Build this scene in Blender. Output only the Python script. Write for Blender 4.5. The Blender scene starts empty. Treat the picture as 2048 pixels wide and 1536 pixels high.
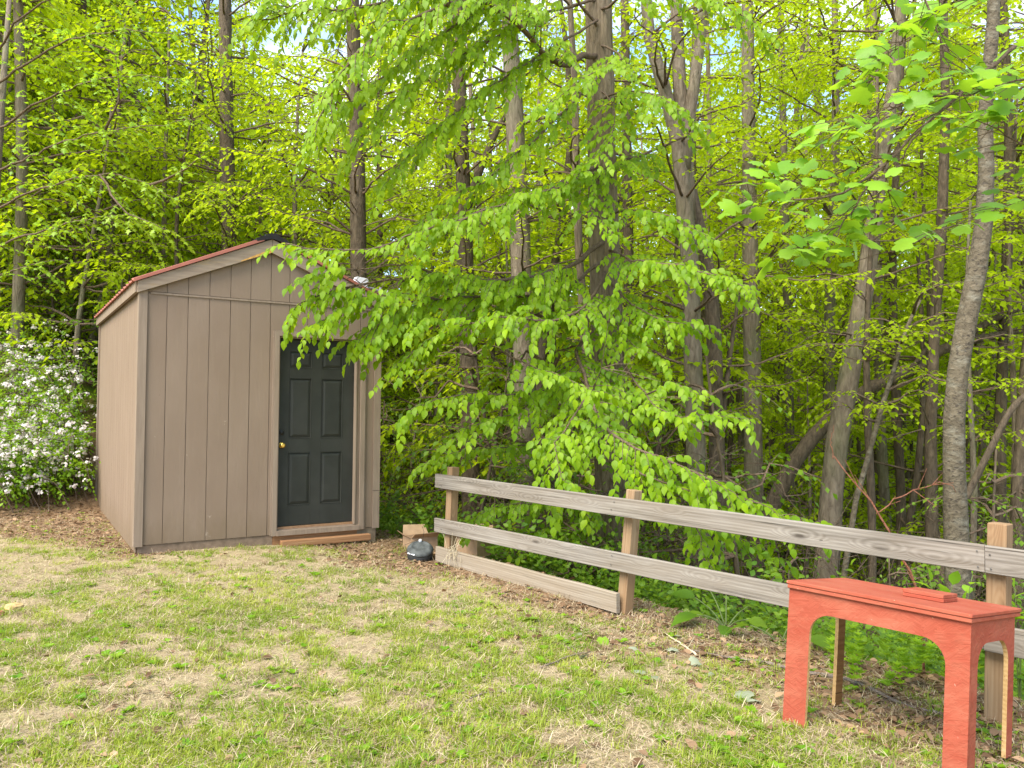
import bpy, math, random
import numpy as np
from mathutils import Vector, Matrix

sc = bpy.context.scene
COL = sc.collection
R = math.radians

# ------------------------------------------------------------------ camera, sky, sun, exposure
F, PITCH, ROLL, CZ = 1572.4, 0.0264, 0.0098, 1.412        # focal length in px of a 2048 px wide frame
cam_d = bpy.data.cameras.new("camera")
cam = bpy.data.objects.new("camera", cam_d)
COL.objects.link(cam)
cam_d.sensor_width = 36.0
cam_d.lens = 36.0 * F / 2048.0
cam_d.clip_start, cam_d.clip_end = 0.05, 1000.0
cam.location = (0, 0, CZ)
cam.rotation_euler = (Matrix.Rotation(math.pi / 2 + PITCH, 3, 'X') @ Matrix.Rotation(ROLL, 3, 'Z')).to_euler()
sc.camera = cam

SUN_DIR = Vector((-0.60, -0.68, 0.0)).normalized()
SUN_EL = R(50)
world = bpy.data.worlds.new("World")
sc.world = world
world.use_nodes = True
wn, wl = world.node_tree.nodes, world.node_tree.links
wn.clear()
w_out = wn.new("ShaderNodeOutputWorld")
w_bg = wn.new("ShaderNodeBackground")
w_sky = wn.new("ShaderNodeTexSky")
w_sky.sky_type = 'NISHITA'
w_sky.sun_disc = False
w_sky.sun_elevation = SUN_EL
w_sky.sun_rotation = math.atan2(SUN_DIR.x, SUN_DIR.y)
w_sky.air_density, w_sky.dust_density, w_sky.ozone_density = 1.0, 0.2, 2.0
w_tc = wn.new("ShaderNodeTexCoord")
w_map = wn.new("ShaderNodeMapping")
w_map.inputs['Scale'].default_value = (1.0, 1.0, 2.2)
w_noise = wn.new("ShaderNodeTexNoise")
w_noise.inputs['Scale'].default_value = 3.4
w_noise.inputs['Detail'].default_value = 6
w_noise.inputs['Roughness'].default_value = 0.58
w_ramp = wn.new("ShaderNodeValToRGB")
w_ramp.color_ramp.elements[0].position = 0.44
w_ramp.color_ramp.elements[1].position = 0.68
w_mix = wn.new("ShaderNodeMixRGB")
w_mix.inputs[2].default_value = (4.3, 4.25, 4.1, 1)          # bright thin cloud
wl.new(w_tc.outputs['Generated'], w_map.inputs['Vector'])
wl.new(w_map.outputs['Vector'], w_noise.inputs['Vector'])
wl.new(w_noise.outputs['Fac'], w_ramp.inputs['Fac'])
wl.new(w_ramp.outputs['Color'], w_mix.inputs['Fac'])
wl.new(w_sky.outputs['Color'], w_mix.inputs[1])
wl.new(w_mix.outputs['Color'], w_bg.inputs['Color'])
w_bg.inputs['Strength'].default_value = 0.15
wl.new(w_bg.outputs['Background'], w_out.inputs['Surface'])

sun_d = bpy.data.lights.new("sun", 'SUN')
sun_d.energy = 2.8
sun_d.angle = R(45)
sun_d.color = (1.0, 0.93, 0.80)
sun = bpy.data.objects.new("sun", sun_d)
COL.objects.link(sun)
sd = Vector((SUN_DIR.x * math.cos(SUN_EL), SUN_DIR.y * math.cos(SUN_EL), math.sin(SUN_EL)))
sun.rotation_euler = sd.to_track_quat('Z', 'Y').to_euler()

sc.view_settings.view_transform = 'Standard'
sc.view_settings.look = 'None'
sc.view_settings.gamma = 1.0
sc.view_settings.use_curve_mapping = False
sc.view_settings.exposure = 1.70
sc.render.engine = 'CYCLES'
sc.cycles.max_bounces = 10
sc.cycles.diffuse_bounces = 8
sc.cycles.glossy_bounces = 2
sc.cycles.transmission_bounces = 5
sc.cycles.transparent_max_bounces = 4
sc.cycles.caustics_reflective = False
sc.cycles.caustics_refractive = False

# ------------------------------------------------------------------ geometry helpers
rng = np.random.default_rng(11)

def at(px, py, Y):
    """point of the place seen at (px, py) of the 2048x1536 photograph, Y metres in front of the camera"""
    c, s = math.cos(ROLL), math.sin(ROLL)
    a, b = px - 1024.0, py - 768.0
    u, v = c * a + s * b, -s * a + c * b
    d = (u / F, 1.0, -v / F)
    dy = d[1] * math.cos(PITCH) - d[2] * math.sin(PITCH)
    dz = d[1] * math.sin(PITCH) + d[2] * math.cos(PITCH)
    k = Y / dy
    return np.array([d[0] * k, Y, dz * k + CZ])

def sm(a, b, x):
    t = np.clip((np.asarray(x, float) - a) / (b - a), 0, 1)
    return t * t * (3 - 2 * t)

def vnoise(x, y, seed=0):
    x = np.asarray(x, float); y = np.asarray(y, float)
    xi, yi = np.floor(x).astype(np.int64), np.floor(y).astype(np.int64)
    fx, fy = x - xi, y - yi
    fx, fy = fx * fx * (3 - 2 * fx), fy * fy * (3 - 2 * fy)
    def h(i, j):
        n = (i * 374761393 + j * 668265263 + seed * 974634777) & 0x7fffffff
        n = ((n ^ (n >> 13)) * 1274126177) & 0x7fffffff
        return ((n ^ (n >> 16)) & 0xffff) / 65535.0
    return (h(xi, yi) * (1 - fx) + h(xi + 1, yi) * fx) * (1 - fy) + (h(xi, yi + 1) * (1 - fx) + h(xi + 1, yi + 1) * fx) * fy

def fbm(x, y, seed=0, o=4):
    v, a, t = 0, 0.5, 0
    for i in range(o):
        v = v + a * vnoise(np.asarray(x) * 2 ** i, np.asarray(y) * 2 ** i, seed + i * 17)
        t += a; a *= 0.5
    return v / t

def fence_s(x, y):
    return (np.asarray(x) + .765) * .7786 + (np.asarray(y) - 7.947) * .6275

def bank_b(x, y):
    return -(np.asarray(x) + 4.5) * .75 + (np.asarray(y) - 10.0) * .66

def ground_z(x, y):
    x = np.asarray(x, float); y = np.asarray(y, float)
    s, b = fence_s(x, y), bank_b(x, y)
    z = -.085 - .085 * sm(-1.6, .1, s)
    t = np.maximum(s - .5, 0)
    rav = -3.9 * (1 - np.exp(-t * .17))
    far = np.maximum(t - 24, 0)
    slope = .13 + .16 * sm(0, 1, -x / 40)
    rav = rav + slope * far * far / (far + 10)
    bb = np.maximum(b - 1.05, 0)
    bank = .44 * bb * bb / (bb + .7)
    w = 1 / (1 + np.exp(np.clip((s - 2.2) / 1.2, -30, 30)))
    lump = (fbm(x * .9, y * .9, 3, 3) - .5) * .05 + (fbm(x * 4, y * 4, 9, 3) - .5) * .035
    lump = lump * (1 + 3 * sm(1, 4, s))
    return z + rav * (1 - w * sm(1.5, 6, b)) + bank * w + lump

def gz(x, y):
    return float(ground_z(np.array([x]), np.array([y]))[0])

class MB:
    """collects shapes for ONE mesh object"""
    def __init__(s): s.v, s.f = [], []
    def add(s, vs, fs):
        o = len(s.v)
        s.v += [tuple(map(float, q)) for q in vs]
        s.f += [tuple(i + o for i in q) for q in fs]
    def box(s, x0, x1, y0, y1, z0, z1):
        s.add([(x0, y0, z0), (x1, y0, z0), (x1, y1, z0), (x0, y1, z0), (x0, y0, z1), (x1, y0, z1), (x1, y1, z1), (x0, y1, z1)],
              [(0, 3, 2, 1), (4, 5, 6, 7), (0, 1, 5, 4), (1, 2, 6, 5), (2, 3, 7, 6), (3, 0, 4, 7)])
    def prism(s, poly, y0, y1):
        """polygon in x,z extruded along y"""
        n = len(poly)
        s.add([(p[0], y0, p[1]) for p in poly] + [(p[0], y1, p[1]) for p in poly],
              [tuple(range(n)), tuple(range(2 * n - 1, n - 1, -1))] + [(i, i + n, (i + 1) % n + n, (i + 1) % n) for i in range(n)])
    def bevbox(s, x0, x1, y0, y1, z0, z1, b=.004):
        """box with its long edges (along x) chamfered"""
        ring = [(y0 + b, z0), (y1 - b, z0), (y1, z0 + b), (y1, z1 - b), (y1 - b, z1), (y0 + b, z1), (y0, z1 - b), (y0, z0 + b)]
        vs = []
        for x, k in ((x0, 1), (x0 + b, 0), (x1 - b, 0), (x1, 1)):
            for y, z in ring:
                cy, cz = (y0 + y1) / 2, (z0 + z1) / 2
                if k:
                    y = cy + (y - cy) * (1 - 2 * b / max(y1 - y0, 1e-6)); z = cz + (z - cz) * (1 - 2 * b / max(z1 - z0, 1e-6))
                vs.append((x, y, z))
        fs = [tuple(range(7, -1, -1)), tuple(range(24, 32))]
        for k in range(3):
            fs += [(k * 8 + i, k * 8 + (i + 1) % 8, k * 8 + 8 + (i + 1) % 8, k * 8 + 8 + i) for i in range(8)]
        s.add(vs, [tuple(f) for f in fs])
    def tube(s, pts, radii, sides=6, cap=True, wob=0, r_=None):
        pts = [np.asarray(p, float) for p in pts]
        n = len(pts); vs = []
        up = None
        for i in range(n):
            t = pts[min(i + 1, n - 1)] - pts[max(i - 1, 0)]
            t = t / (np.linalg.norm(t) + 1e-9)
            if up is None:
                up = np.cross(t, (0.13, 1, 0.21)); 
            a = up - t * np.dot(up, t); a = a / (np.linalg.norm(a) + 1e-9); up = a
            b = np.cross(t, a)
            for k in range(sides):
                w = 2 * math.pi * k / sides
                rr = radii[i]
                if wob and r_ is not None: rr = rr * (1 + wob * (r_.random() - .5))
                vs.append(pts[i] + (a * math.cos(w) + b * math.sin(w)) * rr)
        fs = [(i * sides + k, i * sides + (k + 1) % sides, (i + 1) * sides + (k + 1) % sides, (i + 1) * sides + k)
              for i in range(n - 1) for k in range(sides)]
        if cap:
            fs.append(tuple(range((n - 1) * sides, n * sides)))
            fs.append(tuple(range(sides - 1, -1, -1)))
        s.add(vs, fs)
    def lathe(s, prof, n=20, c=(0, 0, 0)):
        vs = [(c[0] + r * math.cos(2 * math.pi * k / n), c[1] + r * math.sin(2 * math.pi * k / n), c[2] + z) for r, z in prof for k in range(n)]
        fs = [(i * n + k, i * n + (k + 1) % n, (i + 1) * n + (k + 1) % n, (i + 1) * n + k) for i in range(len(prof) - 1) for k in range(n)]
        fs += [tuple(range(n - 1, -1, -1)), tuple(range((len(prof) - 1) * n, len(prof) * n))]
        s.add(vs, fs)
    def mesh(s, name, mat, smooth=False):
        me = bpy.data.meshes.new(name)
        me.from_pydata(s.v, [], s.f)
        if mat: me.materials.append(mat)
        if smooth: me.polygons.foreach_set("use_smooth", [True] * len(me.polygons))
        me.update()
        return me

def link(name, me, parent=None, M=None):
    o = bpy.data.objects.new(name, me)
    COL.objects.link(o)
    if parent is not None: o.parent = parent
    if M is not None: o.matrix_local = M
    return o

def empty(name, loc, rz=0.0, M=None):
    o = bpy.data.objects.new(name, None)
    COL.objects.link(o)
    o.empty_display_size = .2
    if M is not None: o.matrix_world = M
    else:
        o.location = loc; o.rotation_euler = (0, 0, rz)
    return o

def tag(o, label=None, cat=None, group=None, kind=None):
    if label: o['label'] = label
    if cat: o['category'] = cat
    if group: o['group'] = group
    if kind: o['kind'] = kind
    return o

def np_mesh(name, V, polys, mat, tint=None, smooth=False):
    """polys: list of (m, k) int arrays; tint: per-face float list matching the order"""
    me = bpy.data.meshes.new(name)
    V = np.asarray(V, np.float32)
    me.vertices.add(len(V)); me.vertices.foreach_set("co", V.ravel())
    loops = np.concatenate([p.ravel() for p in polys]).astype(np.int32)
    sizes = np.concatenate([np.full(len(p), p.shape[1], np.int32) for p in polys])
    starts = np.concatenate([[0], np.cumsum(sizes)[:-1]]).astype(np.int32)
    me.loops.add(len(loops)); me.loops.foreach_set("vertex_index", loops)
    me.polygons.add(len(sizes)); me.polygons.foreach_set("loop_start", starts)
    try: me.polygons.foreach_set("loop_total", sizes)
    except Exception: pass
    if smooth: me.polygons.foreach_set("use_smooth", np.ones(len(sizes), bool))
    if mat: me.materials.append(mat)
    me.update(calc_edges=True)
    if tint is not None:
        at_ = me.attributes.new("tint", 'FLOAT', 'FACE')
        at_.data.foreach_set("value", np.asarray(tint, np.float32))
    return me

def unit(a):
    return a / (np.linalg.norm(a, axis=-1, keepdims=True) + 1e-9)

# leaf templates: (verts: x along, y across, z off the blade), faces
def T_diamond():
    return np.array([(0, 0, 0), (.45, .34, .06), (1, 0, -.06), (.45, -.34, .06)]), [np.array([[0, 2, 1], [0, 3, 2]])]
def T_leaf():        # ovate pointed leaf, folded along its midrib and arched
    v = [(0, 0, 0), (.4, 0, .05), (.75, 0, .01), (1.0, 0, -.09),
         (.2, .25, .085), (.45, .31, .10), (.72, .19, .05), (.2, -.25, .085), (.45, -.31, .10), (.72, -.19, .05)]
    tri = np.array([[0, 1, 4], [1, 5, 4], [2, 3, 6], [0, 7, 1], [1, 7, 8], [2, 9, 3]])
    quad = np.array([[1, 2, 6, 5], [1, 8, 9, 2]])
    return np.array(v), [tri, quad]
def T_lobed():       # four big lobes and a notched tip
    half = [(0.03, .0), (-.05, .22), (.12, .50), (.30, .42), (.36, .33), (.58, .46), (.74, .40), (.84, .20), (.98, .14), (.90, .0)]
    v = [(.42, 0, .03)]
    for x, y in half: v.append((x, y, -.22 * y - .10 * max(x - .5, 0)))
    for x, y in half[1:-1][::-1]: v.append((x, -y, -.22 * y - .10 * max(x - .5, 0)))
    n = len(v) - 1
    return np.array(v), [np.array([[0, 1 + (i + 1) % n, 1 + i] for i in range(n)])]
def T_star():        # small five-lobed leaf
    half = [(0, 0), (.05, .34), (.22, .20), (.40, .50), (.52, .20), (1.0, 0)]
    v = [(.35, 0, .03)]
    for x, y in half: v.append((x, y, -.2 * y - .08 * x))
    for x, y in half[1:-1][::-1]: v.append((x, -y, -.2 * y - .08 * x))
    n = len(v) - 1
    return np.array(v), [np.array([[0, 1 + (i + 1) % n, 1 + i] for i in range(n)])]

def leaf_frames(D, N):
    D = unit(D); S = unit(np.cross(N, D)); N = np.cross(D, S)
    return D, S, N

def leaf_batch(name, tmpl, P, D, N, L, mat, tint, W=None):
    tv, tf = tmpl
    D, S, N = leaf_frames(np.asarray(D, float), np.asarray(N, float))
    P = np.asarray(P, float); L = np.asarray(L, float)
    W = L if W is None else W
    V = (P[:, None] + D[:, None] * (tv[None, :, 0:1] * L[:, None, None]) + S[:, None] * (tv[None, :, 1:2] * W[:, None, None])
         + N[:, None] * (tv[None, :, 2:3] * L[:, None, None]))
    n, k = len(P), len(tv)
    polys, tt = [], []
    for f in tf:
        polys.append((f[None] + (np.arange(n) * k)[:, None, None]).reshape(-1, f.shape[1]))
        tt.append(np.repeat(tint, len(f)))
    return np_mesh(name, V.reshape(-1, 3), polys, mat, np.concatenate(tt))

# ------------------------------------------------------------------ materials
class NT:
    def __init__(s, name):
        s.m = bpy.data.materials.new(name); s.m.use_nodes = True
        s.t = s.m.node_tree; s.n = s.t.nodes; s.l = s.t.links
        s.b = s.n["Principled BSDF"]; s.out = s.n["Material Output"]
    def node(s, typ, **kw):
        x = s.n.new(typ)
        for k, v in kw.items():
            if k in x.inputs: s.set(x.inputs[k], v)
            else: setattr(x, k, v)
        return x
    def set(s, sock, v):
        if hasattr(v, 'is_linked') or isinstance(v, bpy.types.NodeSocket): s.l.new(v, sock)
        else: sock.default_value = v
    def obj(s, scale=(1, 1, 1), loc=(0, 0, 0), rnd=True):
        c = s.node("ShaderNodeTexCoord").outputs['Object']
        m = s.node("ShaderNodeMapping"); s.l.new(c, m.inputs['Vector'])
        m.inputs['Scale'].default_value = scale
        if rnd:
            oi = s.node("ShaderNodeObjectInfo")
            mu = s.node("ShaderNodeMath", operation='MULTIPLY'); s.l.new(oi.outputs['Random'], mu.inputs[0]); mu.inputs[1].default_value = 37.0
            s.l.new(mu.outputs[0], m.inputs['Location'])
        return m.outputs['Vector']
    def pos(s, scale=(1, 1, 1)):
        g = s.node("ShaderNodeNewGeometry").outputs['Position']
        m = s.node("ShaderNodeMapping"); s.l.new(g, m.inputs['Vector']); m.inputs['Scale'].default_value = scale
        return m.outputs['Vector']
    def noise(s, vec, scale, detail=4, rough=.55, dist=0.0):
        x = s.node("ShaderNodeTexNoise"); s.l.new(vec, x.inputs['Vector'])
        x.inputs['Scale'].default_value = scale; x.inputs['Detail'].default_value = detail
        x.inputs['Roughness'].default_value = rough; x.inputs['Distortion'].default_value = dist
        return x.outputs['Fac']
    def ramp(s, fac, stops):
        r = s.node("ShaderNodeValToRGB"); s.l.new(fac, r.inputs['Fac'])
        cr = r.color_ramp
        while len(cr.elements) < len(stops): cr.elements.new(.5)
        for e, (p, c) in zip(cr.elements, stops):
            e.position = p; e.color = (c[0], c[1], c[2], 1) if not isinstance(c, (int, float)) else (c, c, c, 1)
        return r.outputs['Color']
    def mix(s, fac, a, b, mode='MIX'):
        x = s.node("ShaderNodeMixRGB", blend_type=mode)
        s.set(x.inputs[0], fac)
        for i, v in ((1, a), (2, b)):
            if isinstance(v, tuple): v = (v[0], v[1], v[2], 1)
            s.set(x.inputs[i], v)
        return x.outputs['Color']
    def math(s, op, a, b=0.0):
        x = s.node("ShaderNodeMath", operation=op); s.set(x.inputs[0], a); s.set(x.inputs[1], b)
        return x.outputs[0]
    def bump(s, h, strength=.3, dist=.01):
        x = s.node("ShaderNodeBump"); s.l.new(h, x.inputs['Height'])
        x.inputs['Strength'].default_value = strength; x.inputs['Distance'].default_value = dist
        s.l.new(x.outputs['Normal'], s.b.inputs['Normal'])
    def fin(s, col=None, rough=.7, spec=.3, metal=0.0):
        if col is not None:
            if isinstance(col, tuple): s.b.inputs['Base Color'].default_value = (col[0], col[1], col[2], 1)
            else: s.l.new(col, s.b.inputs['Base Color'])
        s.set(s.b.inputs['Roughness'], rough)
        s.b.inputs['Specular IOR Level'].default_value = spec
        s.b.inputs['Metallic'].default_value = metal
        return s.m

def mat_leaf(name, dark, light, trans, tfac=.45, rough=.42, spec=.45):
    t = NT(name)
    a = t.node("ShaderNodeAttribute", attribute_name="tint")
    oi = t.node("ShaderNodeObjectInfo")
    f = t.math('ADD', a.outputs['Fac'], t.math('MULTIPLY', t.math('SUBTRACT', oi.outputs['Random'], .5), .5))
    col = t.ramp(f, [(0.0, dark), (1.0, light)])
    tc = t.ramp(f, [(0.0, tuple(c * .7 for c in trans)), (1.0, trans)])
    t.fin(col, rough, spec)
    tr = t.node("ShaderNodeBsdfTranslucent"); t.l.new(tc, tr.inputs['Color'])
    mx = t.node("ShaderNodeMixShader"); mx.inputs[0].default_value = tfac
    t.l.new(t.b.outputs[0], mx.inputs[1]); t.l.new(tr.outputs[0], mx.inputs[2])
    t.l.new(mx.outputs[0], t.out.inputs['Surface'])
    return t.m

LEAF_NEAR = mat_leaf("birch leaf", (.13, .255, .006), (.29, .43, .012), (.54, .74, .012), .52, .45, .25)
LEAF_TULIP = mat_leaf("tulip leaf", (.13, .28, .02), (.27, .46, .035), (.46, .72, .03), .45, .42, .3)
LEAF_FOREST = mat_leaf("forest leaf", (.20, .31, .006), (.40, .51, .010), (.62, .78, .010), .55, .6, .12)
LEAF_MAPLE = mat_leaf("maple leaf", (.12, .27, .010), (.27, .43, .02), (.46, .70, .02), .45, .45, .35)
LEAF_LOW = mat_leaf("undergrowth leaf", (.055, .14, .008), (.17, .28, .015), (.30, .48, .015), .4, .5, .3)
LEAF_PALE = mat_leaf("pale fallen leaf", (.20, .22, .14), (.33, .36, .25), (.3, .4, .2), .2, .7, .15)
PETAL = mat_leaf("white petal", (.60, .51, .48), (.77, .69, .65), (.8, .8, .72), .3, .6, .2)
GRASS = mat_leaf("grass blade", (.13, .235, .012), (.40, .43, .06), (.50, .58, .05), .4, .55, .25)
STRAW = mat_leaf("straw", (.22, .155, .085), (.63, .52, .345), (.5, .4, .2), .2, .75, .15)
LITTER = mat_leaf("dry leaf", (.085, .045, .022), (.40, .26, .15), (.3, .16, .07), .15, .8, .15)

def mat_ground():
    t = NT("ground earth")
    p = t.pos()
    a = t.node("ShaderNodeAttribute", attribute_name="zone").outputs['Fac']
    n1, n2, n3 = t.noise(p, 2.2, 6, .6), t.noise(p, 14, 5, .6), t.noise(p, 90, 4, .7)
    straw = t.ramp(n2, [(.3, (.20, .14, .075)), (.5, (.34, .26, .155)), (.75, (.27, .27, .09))])
    straw = t.mix(t.ramp(n3, [(.35, 0), (.65, .7)]), straw, (.48, .385, .225))
    brown = t.ramp(n2, [(.3, (.06, .033, .018)), (.55, (.22, .128, .066)), (.8, (.34, .22, .125))])
    brown = t.mix(t.ramp(n3, [(.4, 0), (.7, .8)]), brown, (.34, .23, .14))
    ap = t.node("ShaderNodeAttribute", attribute_name="cover").outputs['Fac']
    grn = t.ramp(t.noise(p, 5, 5, .65), [(.35, (.09, .15, .014)), (.7, (.24, .32, .02))])
    brown = t.mix(t.math('MULTIPLY', ap, t.ramp(t.noise(p, 1.1, 5, .65), [(.35, .1), (.55, 1)])), brown, grn)
    f = t.math('ADD', a, t.math('MULTIPLY', t.math('SUBTRACT', n1, .5), .7))
    col = t.mix(t.ramp(f, [(.35, 0), (.65, 1)]), straw, brown)
    t.bump(t.math('ADD', n3, n2), .7, .03)
    return t.fin(col, .9, .1)
GROUND = mat_ground()

def mat_bark(name, dark, light, scale=(16, 16, 2.4), spots=False, moss=0.0):
    t = NT(name)
    p = t.obj(scale)
    n = t.noise(p, 1.6, 6, .65, .6)
    c = t.ramp(n, [(.28, dark), (.5, tuple((a + b) / 2 for a, b in zip(dark, light))), (.72, light)])
    big = t.noise(t.obj((1.1, 1.1, .5)), 1.3, 3)
    c = t.mix(t.math('MULTIPLY', big, .35), c, tuple(x * .55 for x in dark))
    h = n
    if spots:
        s = t.noise(t.obj((22, 22, 34)), 1.0, 3, .6)
        k = t.ramp(s, [(.56, 0), (.66, 1)])
        c = t.mix(k, c, (.055, .045, .035))
        l = t.noise(t.obj((5, 5, 12)), 1.0, 4, .6)
        c = t.mix(t.ramp(l, [(.52, 0), (.7, .6)]), c, (.23, .215, .165))
    if moss:
        m = t.noise(t.obj((2.5, 2.5, 1.2)), 1.0, 4)
        c = t.mix(t.math('MULTIPLY', t.ramp(m, [(.45, 0), (.7, 1)]), moss), c, (.10, .14, .05))
    t.bump(h, 1.0, .04)
    return t.fin(c, .85, .15)
BARK = mat_bark("ridged bark", (.085, .062, .040), (.31, .24, .16))
BARK_GREY = mat_bark("grey bark", (.10, .076, .052), (.31, .25, .18), (12, 12, 3), moss=.35)
BARK_DARK = mat_bark("dark bark", (.055, .041, .027), (.19, .143, .095), (14, 14, 4))
BARK_SPOT = mat_bark("spotted bark", (.085, .068, .045), (.205, .168, .115), (8, 8, 9), spots=True)
TWIG = mat_bark("twig bark", (.10, .065, .045), (.26, .19, .13), (20, 20, 20))
CANE = mat_bark("red cane bark", (.24, .085, .05), (.45, .20, .12), (20, 20, 20))
DEADWOOD = mat_bark("dead stick bark", (.17, .125, .10), (.40, .33, .27), (20, 20, 20))

def mat_siding():
    t = NT("taupe painted siding")
    # embossed grain of pressed wood siding, world up is the grain
    p = t.obj((34, 34, 5))
    w = t.noise(p, 1.0, 5, .6, 1.3)
    rip = t.node("ShaderNodeTexWave", wave_type='BANDS', bands_direction='X')
    t.l.new(t.obj((30, 30, 3.0)), rip.inputs['Vector']); rip.inputs['Scale'].default_value = 1.2
    rip.inputs['Distortion'].default_value = 7; rip.inputs['Detail'].default_value = 3; rip.inputs['Detail Scale'].default_value = 1.2
    fine = t.noise(t.obj((60, 60, 160)), 1.0, 3, .6)
    big = t.noise(t.obj((1.5, 1.5, .8)), 1.3, 4)
    c = t.ramp(big, [(.3, (.212, .150, .104)), (.7, (.245, .178, .127))])
    c = t.mix(t.math('MULTIPLY', w, .10), c, (.20, .145, .10))
    st = t.noise(t.obj((26, 26, 1.1)), 1.0, 4, .6)
    c = t.mix(t.ramp(st, [(.60, 0), (.74, .2)]), c, (.32, .245, .17))
    sp = t.noise(t.obj((9, 9, 6), (3, 1, 2)), 1.0, 4, .7)
    c = t.mix(t.ramp(sp, [(.71, 0), (.76, .6)]), c, (.45, .38, .30))
    gz_ = t.node("ShaderNodeSeparateXYZ"); t.l.new(t.pos(), gz_.inputs[0])
    spl = t.math('SUBTRACT', t.math('MULTIPLY', t.noise(t.obj((7, 7, 2.5), (4, 0, 0)), 1.0, 5, .7), .9), t.math('MULTIPLY', gz_.outputs['Z'], 1.1))
    c = t.mix(t.ramp(spl, [(.12, 0), (.48, .55)]), c, (.17, .12, .07))
    drip = t.noise(t.obj((13, 13, .7), (1, 5, 0)), 1.0, 5, .65)
    c = t.mix(t.ramp(drip, [(.55, 0), (.72, .16)]), c, (.20, .145, .095))
    nail = t.node("ShaderNodeTexVoronoi"); t.l.new(t.obj((4.9, 4.9, 3.3)), nail.inputs['Vector']); nail.inputs['Scale'].default_value = 1.0; nail.inputs['Randomness'].default_value = .35
    c = t.mix(t.ramp(nail.outputs['Distance'], [(.016, .8), (.026, 0)]), c, (.10, .07, .05))
    h = t.math('ADD', t.math('MULTIPLY', rip.outputs['Fac'], .8), t.math('ADD', t.math('MULTIPLY', w, .7), t.math('MULTIPLY', fine, .5)))
    t.bump(h, .38, .004)
    return t.fin(c, .75, .25)
SIDING = mat_siding()

def mat_trim():
    t = NT("taupe painted trim")
    g = t.noise(t.obj((24, 24, 2.2)), 1.0, 5, .6, .3)
    c = t.ramp(g, [(.3, (.205, .150, .107)), (.7, (.275, .208, .152))])
    chip = t.noise(t.obj((14, 14, 5)), 1.0, 5, .75)
    c = t.mix(t.ramp(chip, [(.69, 0), (.73, .8)]), c, (.55, .46, .36))
    t.bump(g, .3, .004)
    return t.fin(c, .7, .25)
TRIM = mat_trim()

def mat_rake():
    t = NT("weathered rake board paint")
    g = t.noise(t.obj((1.6, 20, 20)), 1.6, 5, .6, .5)
    c = t.ramp(g, [(.3, (.21, .155, .11)), (.7, (.31, .24, .175))])
    worn = t.noise(t.obj((1.3, 9, 9)), 1.0, 5, .6)
    c = t.mix(t.ramp(worn, [(.55, 0), (.68, .75)]), c, (.40, .27, .12))
    t.bump(g, .35, .005)
    return t.fin(c, .75, .2)
RAKE = mat_rake()

def mat_wood(name, cols, grain=(1.1, 26, 26), knots=True, wear=None, rough=.85):
    t = NT(name)
    base = t.obj(grain)
    kn = t.node("ShaderNodeTexVoronoi"); t.l.new(t.obj((2.1, 8.5, 8.5)), kn.inputs['Vector']); kn.inputs['Scale'].default_value = 1.0
    n1 = t.noise(base, 1.0, 6, .62, .35)
    wv = t.node("ShaderNodeTexWave", wave_type='BANDS', bands_direction='Z')
    warp = t.node("ShaderNodeVectorMath", operation='ADD')
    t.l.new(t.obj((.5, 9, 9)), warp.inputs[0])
    kd = t.math('MULTIPLY', t.ramp(kn.outputs['Distance'], [(0.0, 1.0), (.42, 0.0)]), .9)
    cv = t.node("ShaderNodeCombineXYZ"); t.l.new(kd, cv.inputs[1]); t.l.new(kd, cv.inputs[2])
    t.l.new(cv.outputs[0], warp.inputs[1]); t.l.new(warp.outputs[0], wv.inputs['Vector'])
    wv.inputs['Scale'].default_value = 1.7; wv.inputs['Distortion'].default_value = 3.2
    wv.inputs['Detail'].default_value = 3; wv.inputs['Detail Scale'].default_value = .7
    g = t.math('ADD', t.math('MULTIPLY', n1, .88), t.math('MULTIPLY', wv.outputs['Fac'], .12))
    c = t.ramp(g, [(.25, cols[0]), (.5, cols[1]), (.75, cols[2])])
    big = t.noise(t.obj((.9, 3, 3)), 1.0, 4, .6)
    c = t.mix(t.ramp(big, [(.4, 0), (.72, .55)]), c, cols[3])
    if knots:
        sepc = t.node("ShaderNodeSeparateColor"); t.l.new(kn.outputs['Color'], sepc.inputs[0])
        pick = t.math('GREATER_THAN', sepc.outputs[0], .62)
        k = t.math('MULTIPLY', t.ramp(kn.outputs['Distance'], [(.05, 1.0), (.15, 0.0)]), pick)
        c = t.mix(t.math('MULTIPLY', k, .85), c, cols[4])
    crk = t.noise(t.obj((.9, 75, 75), (2, 7, 1)), 1.0, 4, .6)
    c = t.mix(t.ramp(crk, [(.62, 0), (.70, .85)]), c, tuple(x * .45 for x in cols[0]))
    hol = t.noise(t.obj((7, 40, 40)), 1.0, 3, .5)
    c = t.mix(t.ramp(hol, [(.735, 0), (.76, .8)]), c, tuple(x * .35 for x in cols[0]))
    t.bump(g, .55, .006)
    return t.fin(c, rough, .15)
RAILWOOD = mat_wood("weathered grey rail wood", [(.105, .088, .07), (.225, .198, .168), (.34, .31, .272), (.165, .125, .085), (.045, .034, .026)])
KICKWOOD = mat_wood("tan weathered board wood", [(.19, .15, .105), (.28, .232, .175), (.35, .30, .24), (.24, .18, .12), (.075, .052, .034)])
POSTWOOD = mat_wood("treated pine post wood", [(.165, .095, .05), (.275, .18, .10), (.35, .25, .155), (.25, .14, .07), (.085, .045, .025)], grain=(1.1, 22, 22))
RAWWOOD = mat_wood("raw orange framing wood", [(.20, .095, .04), (.31, .165, .08), (.40, .235, .125), (.24, .11, .05), (.09, .045, .02)])
LEGWOOD = mat_wood("unpainted brown plywood", [(.13, .06, .018), (.20, .10, .035), (.27, .145, .055), (.16, .075, .025), (.08, .04, .02)], knots=False)

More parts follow.
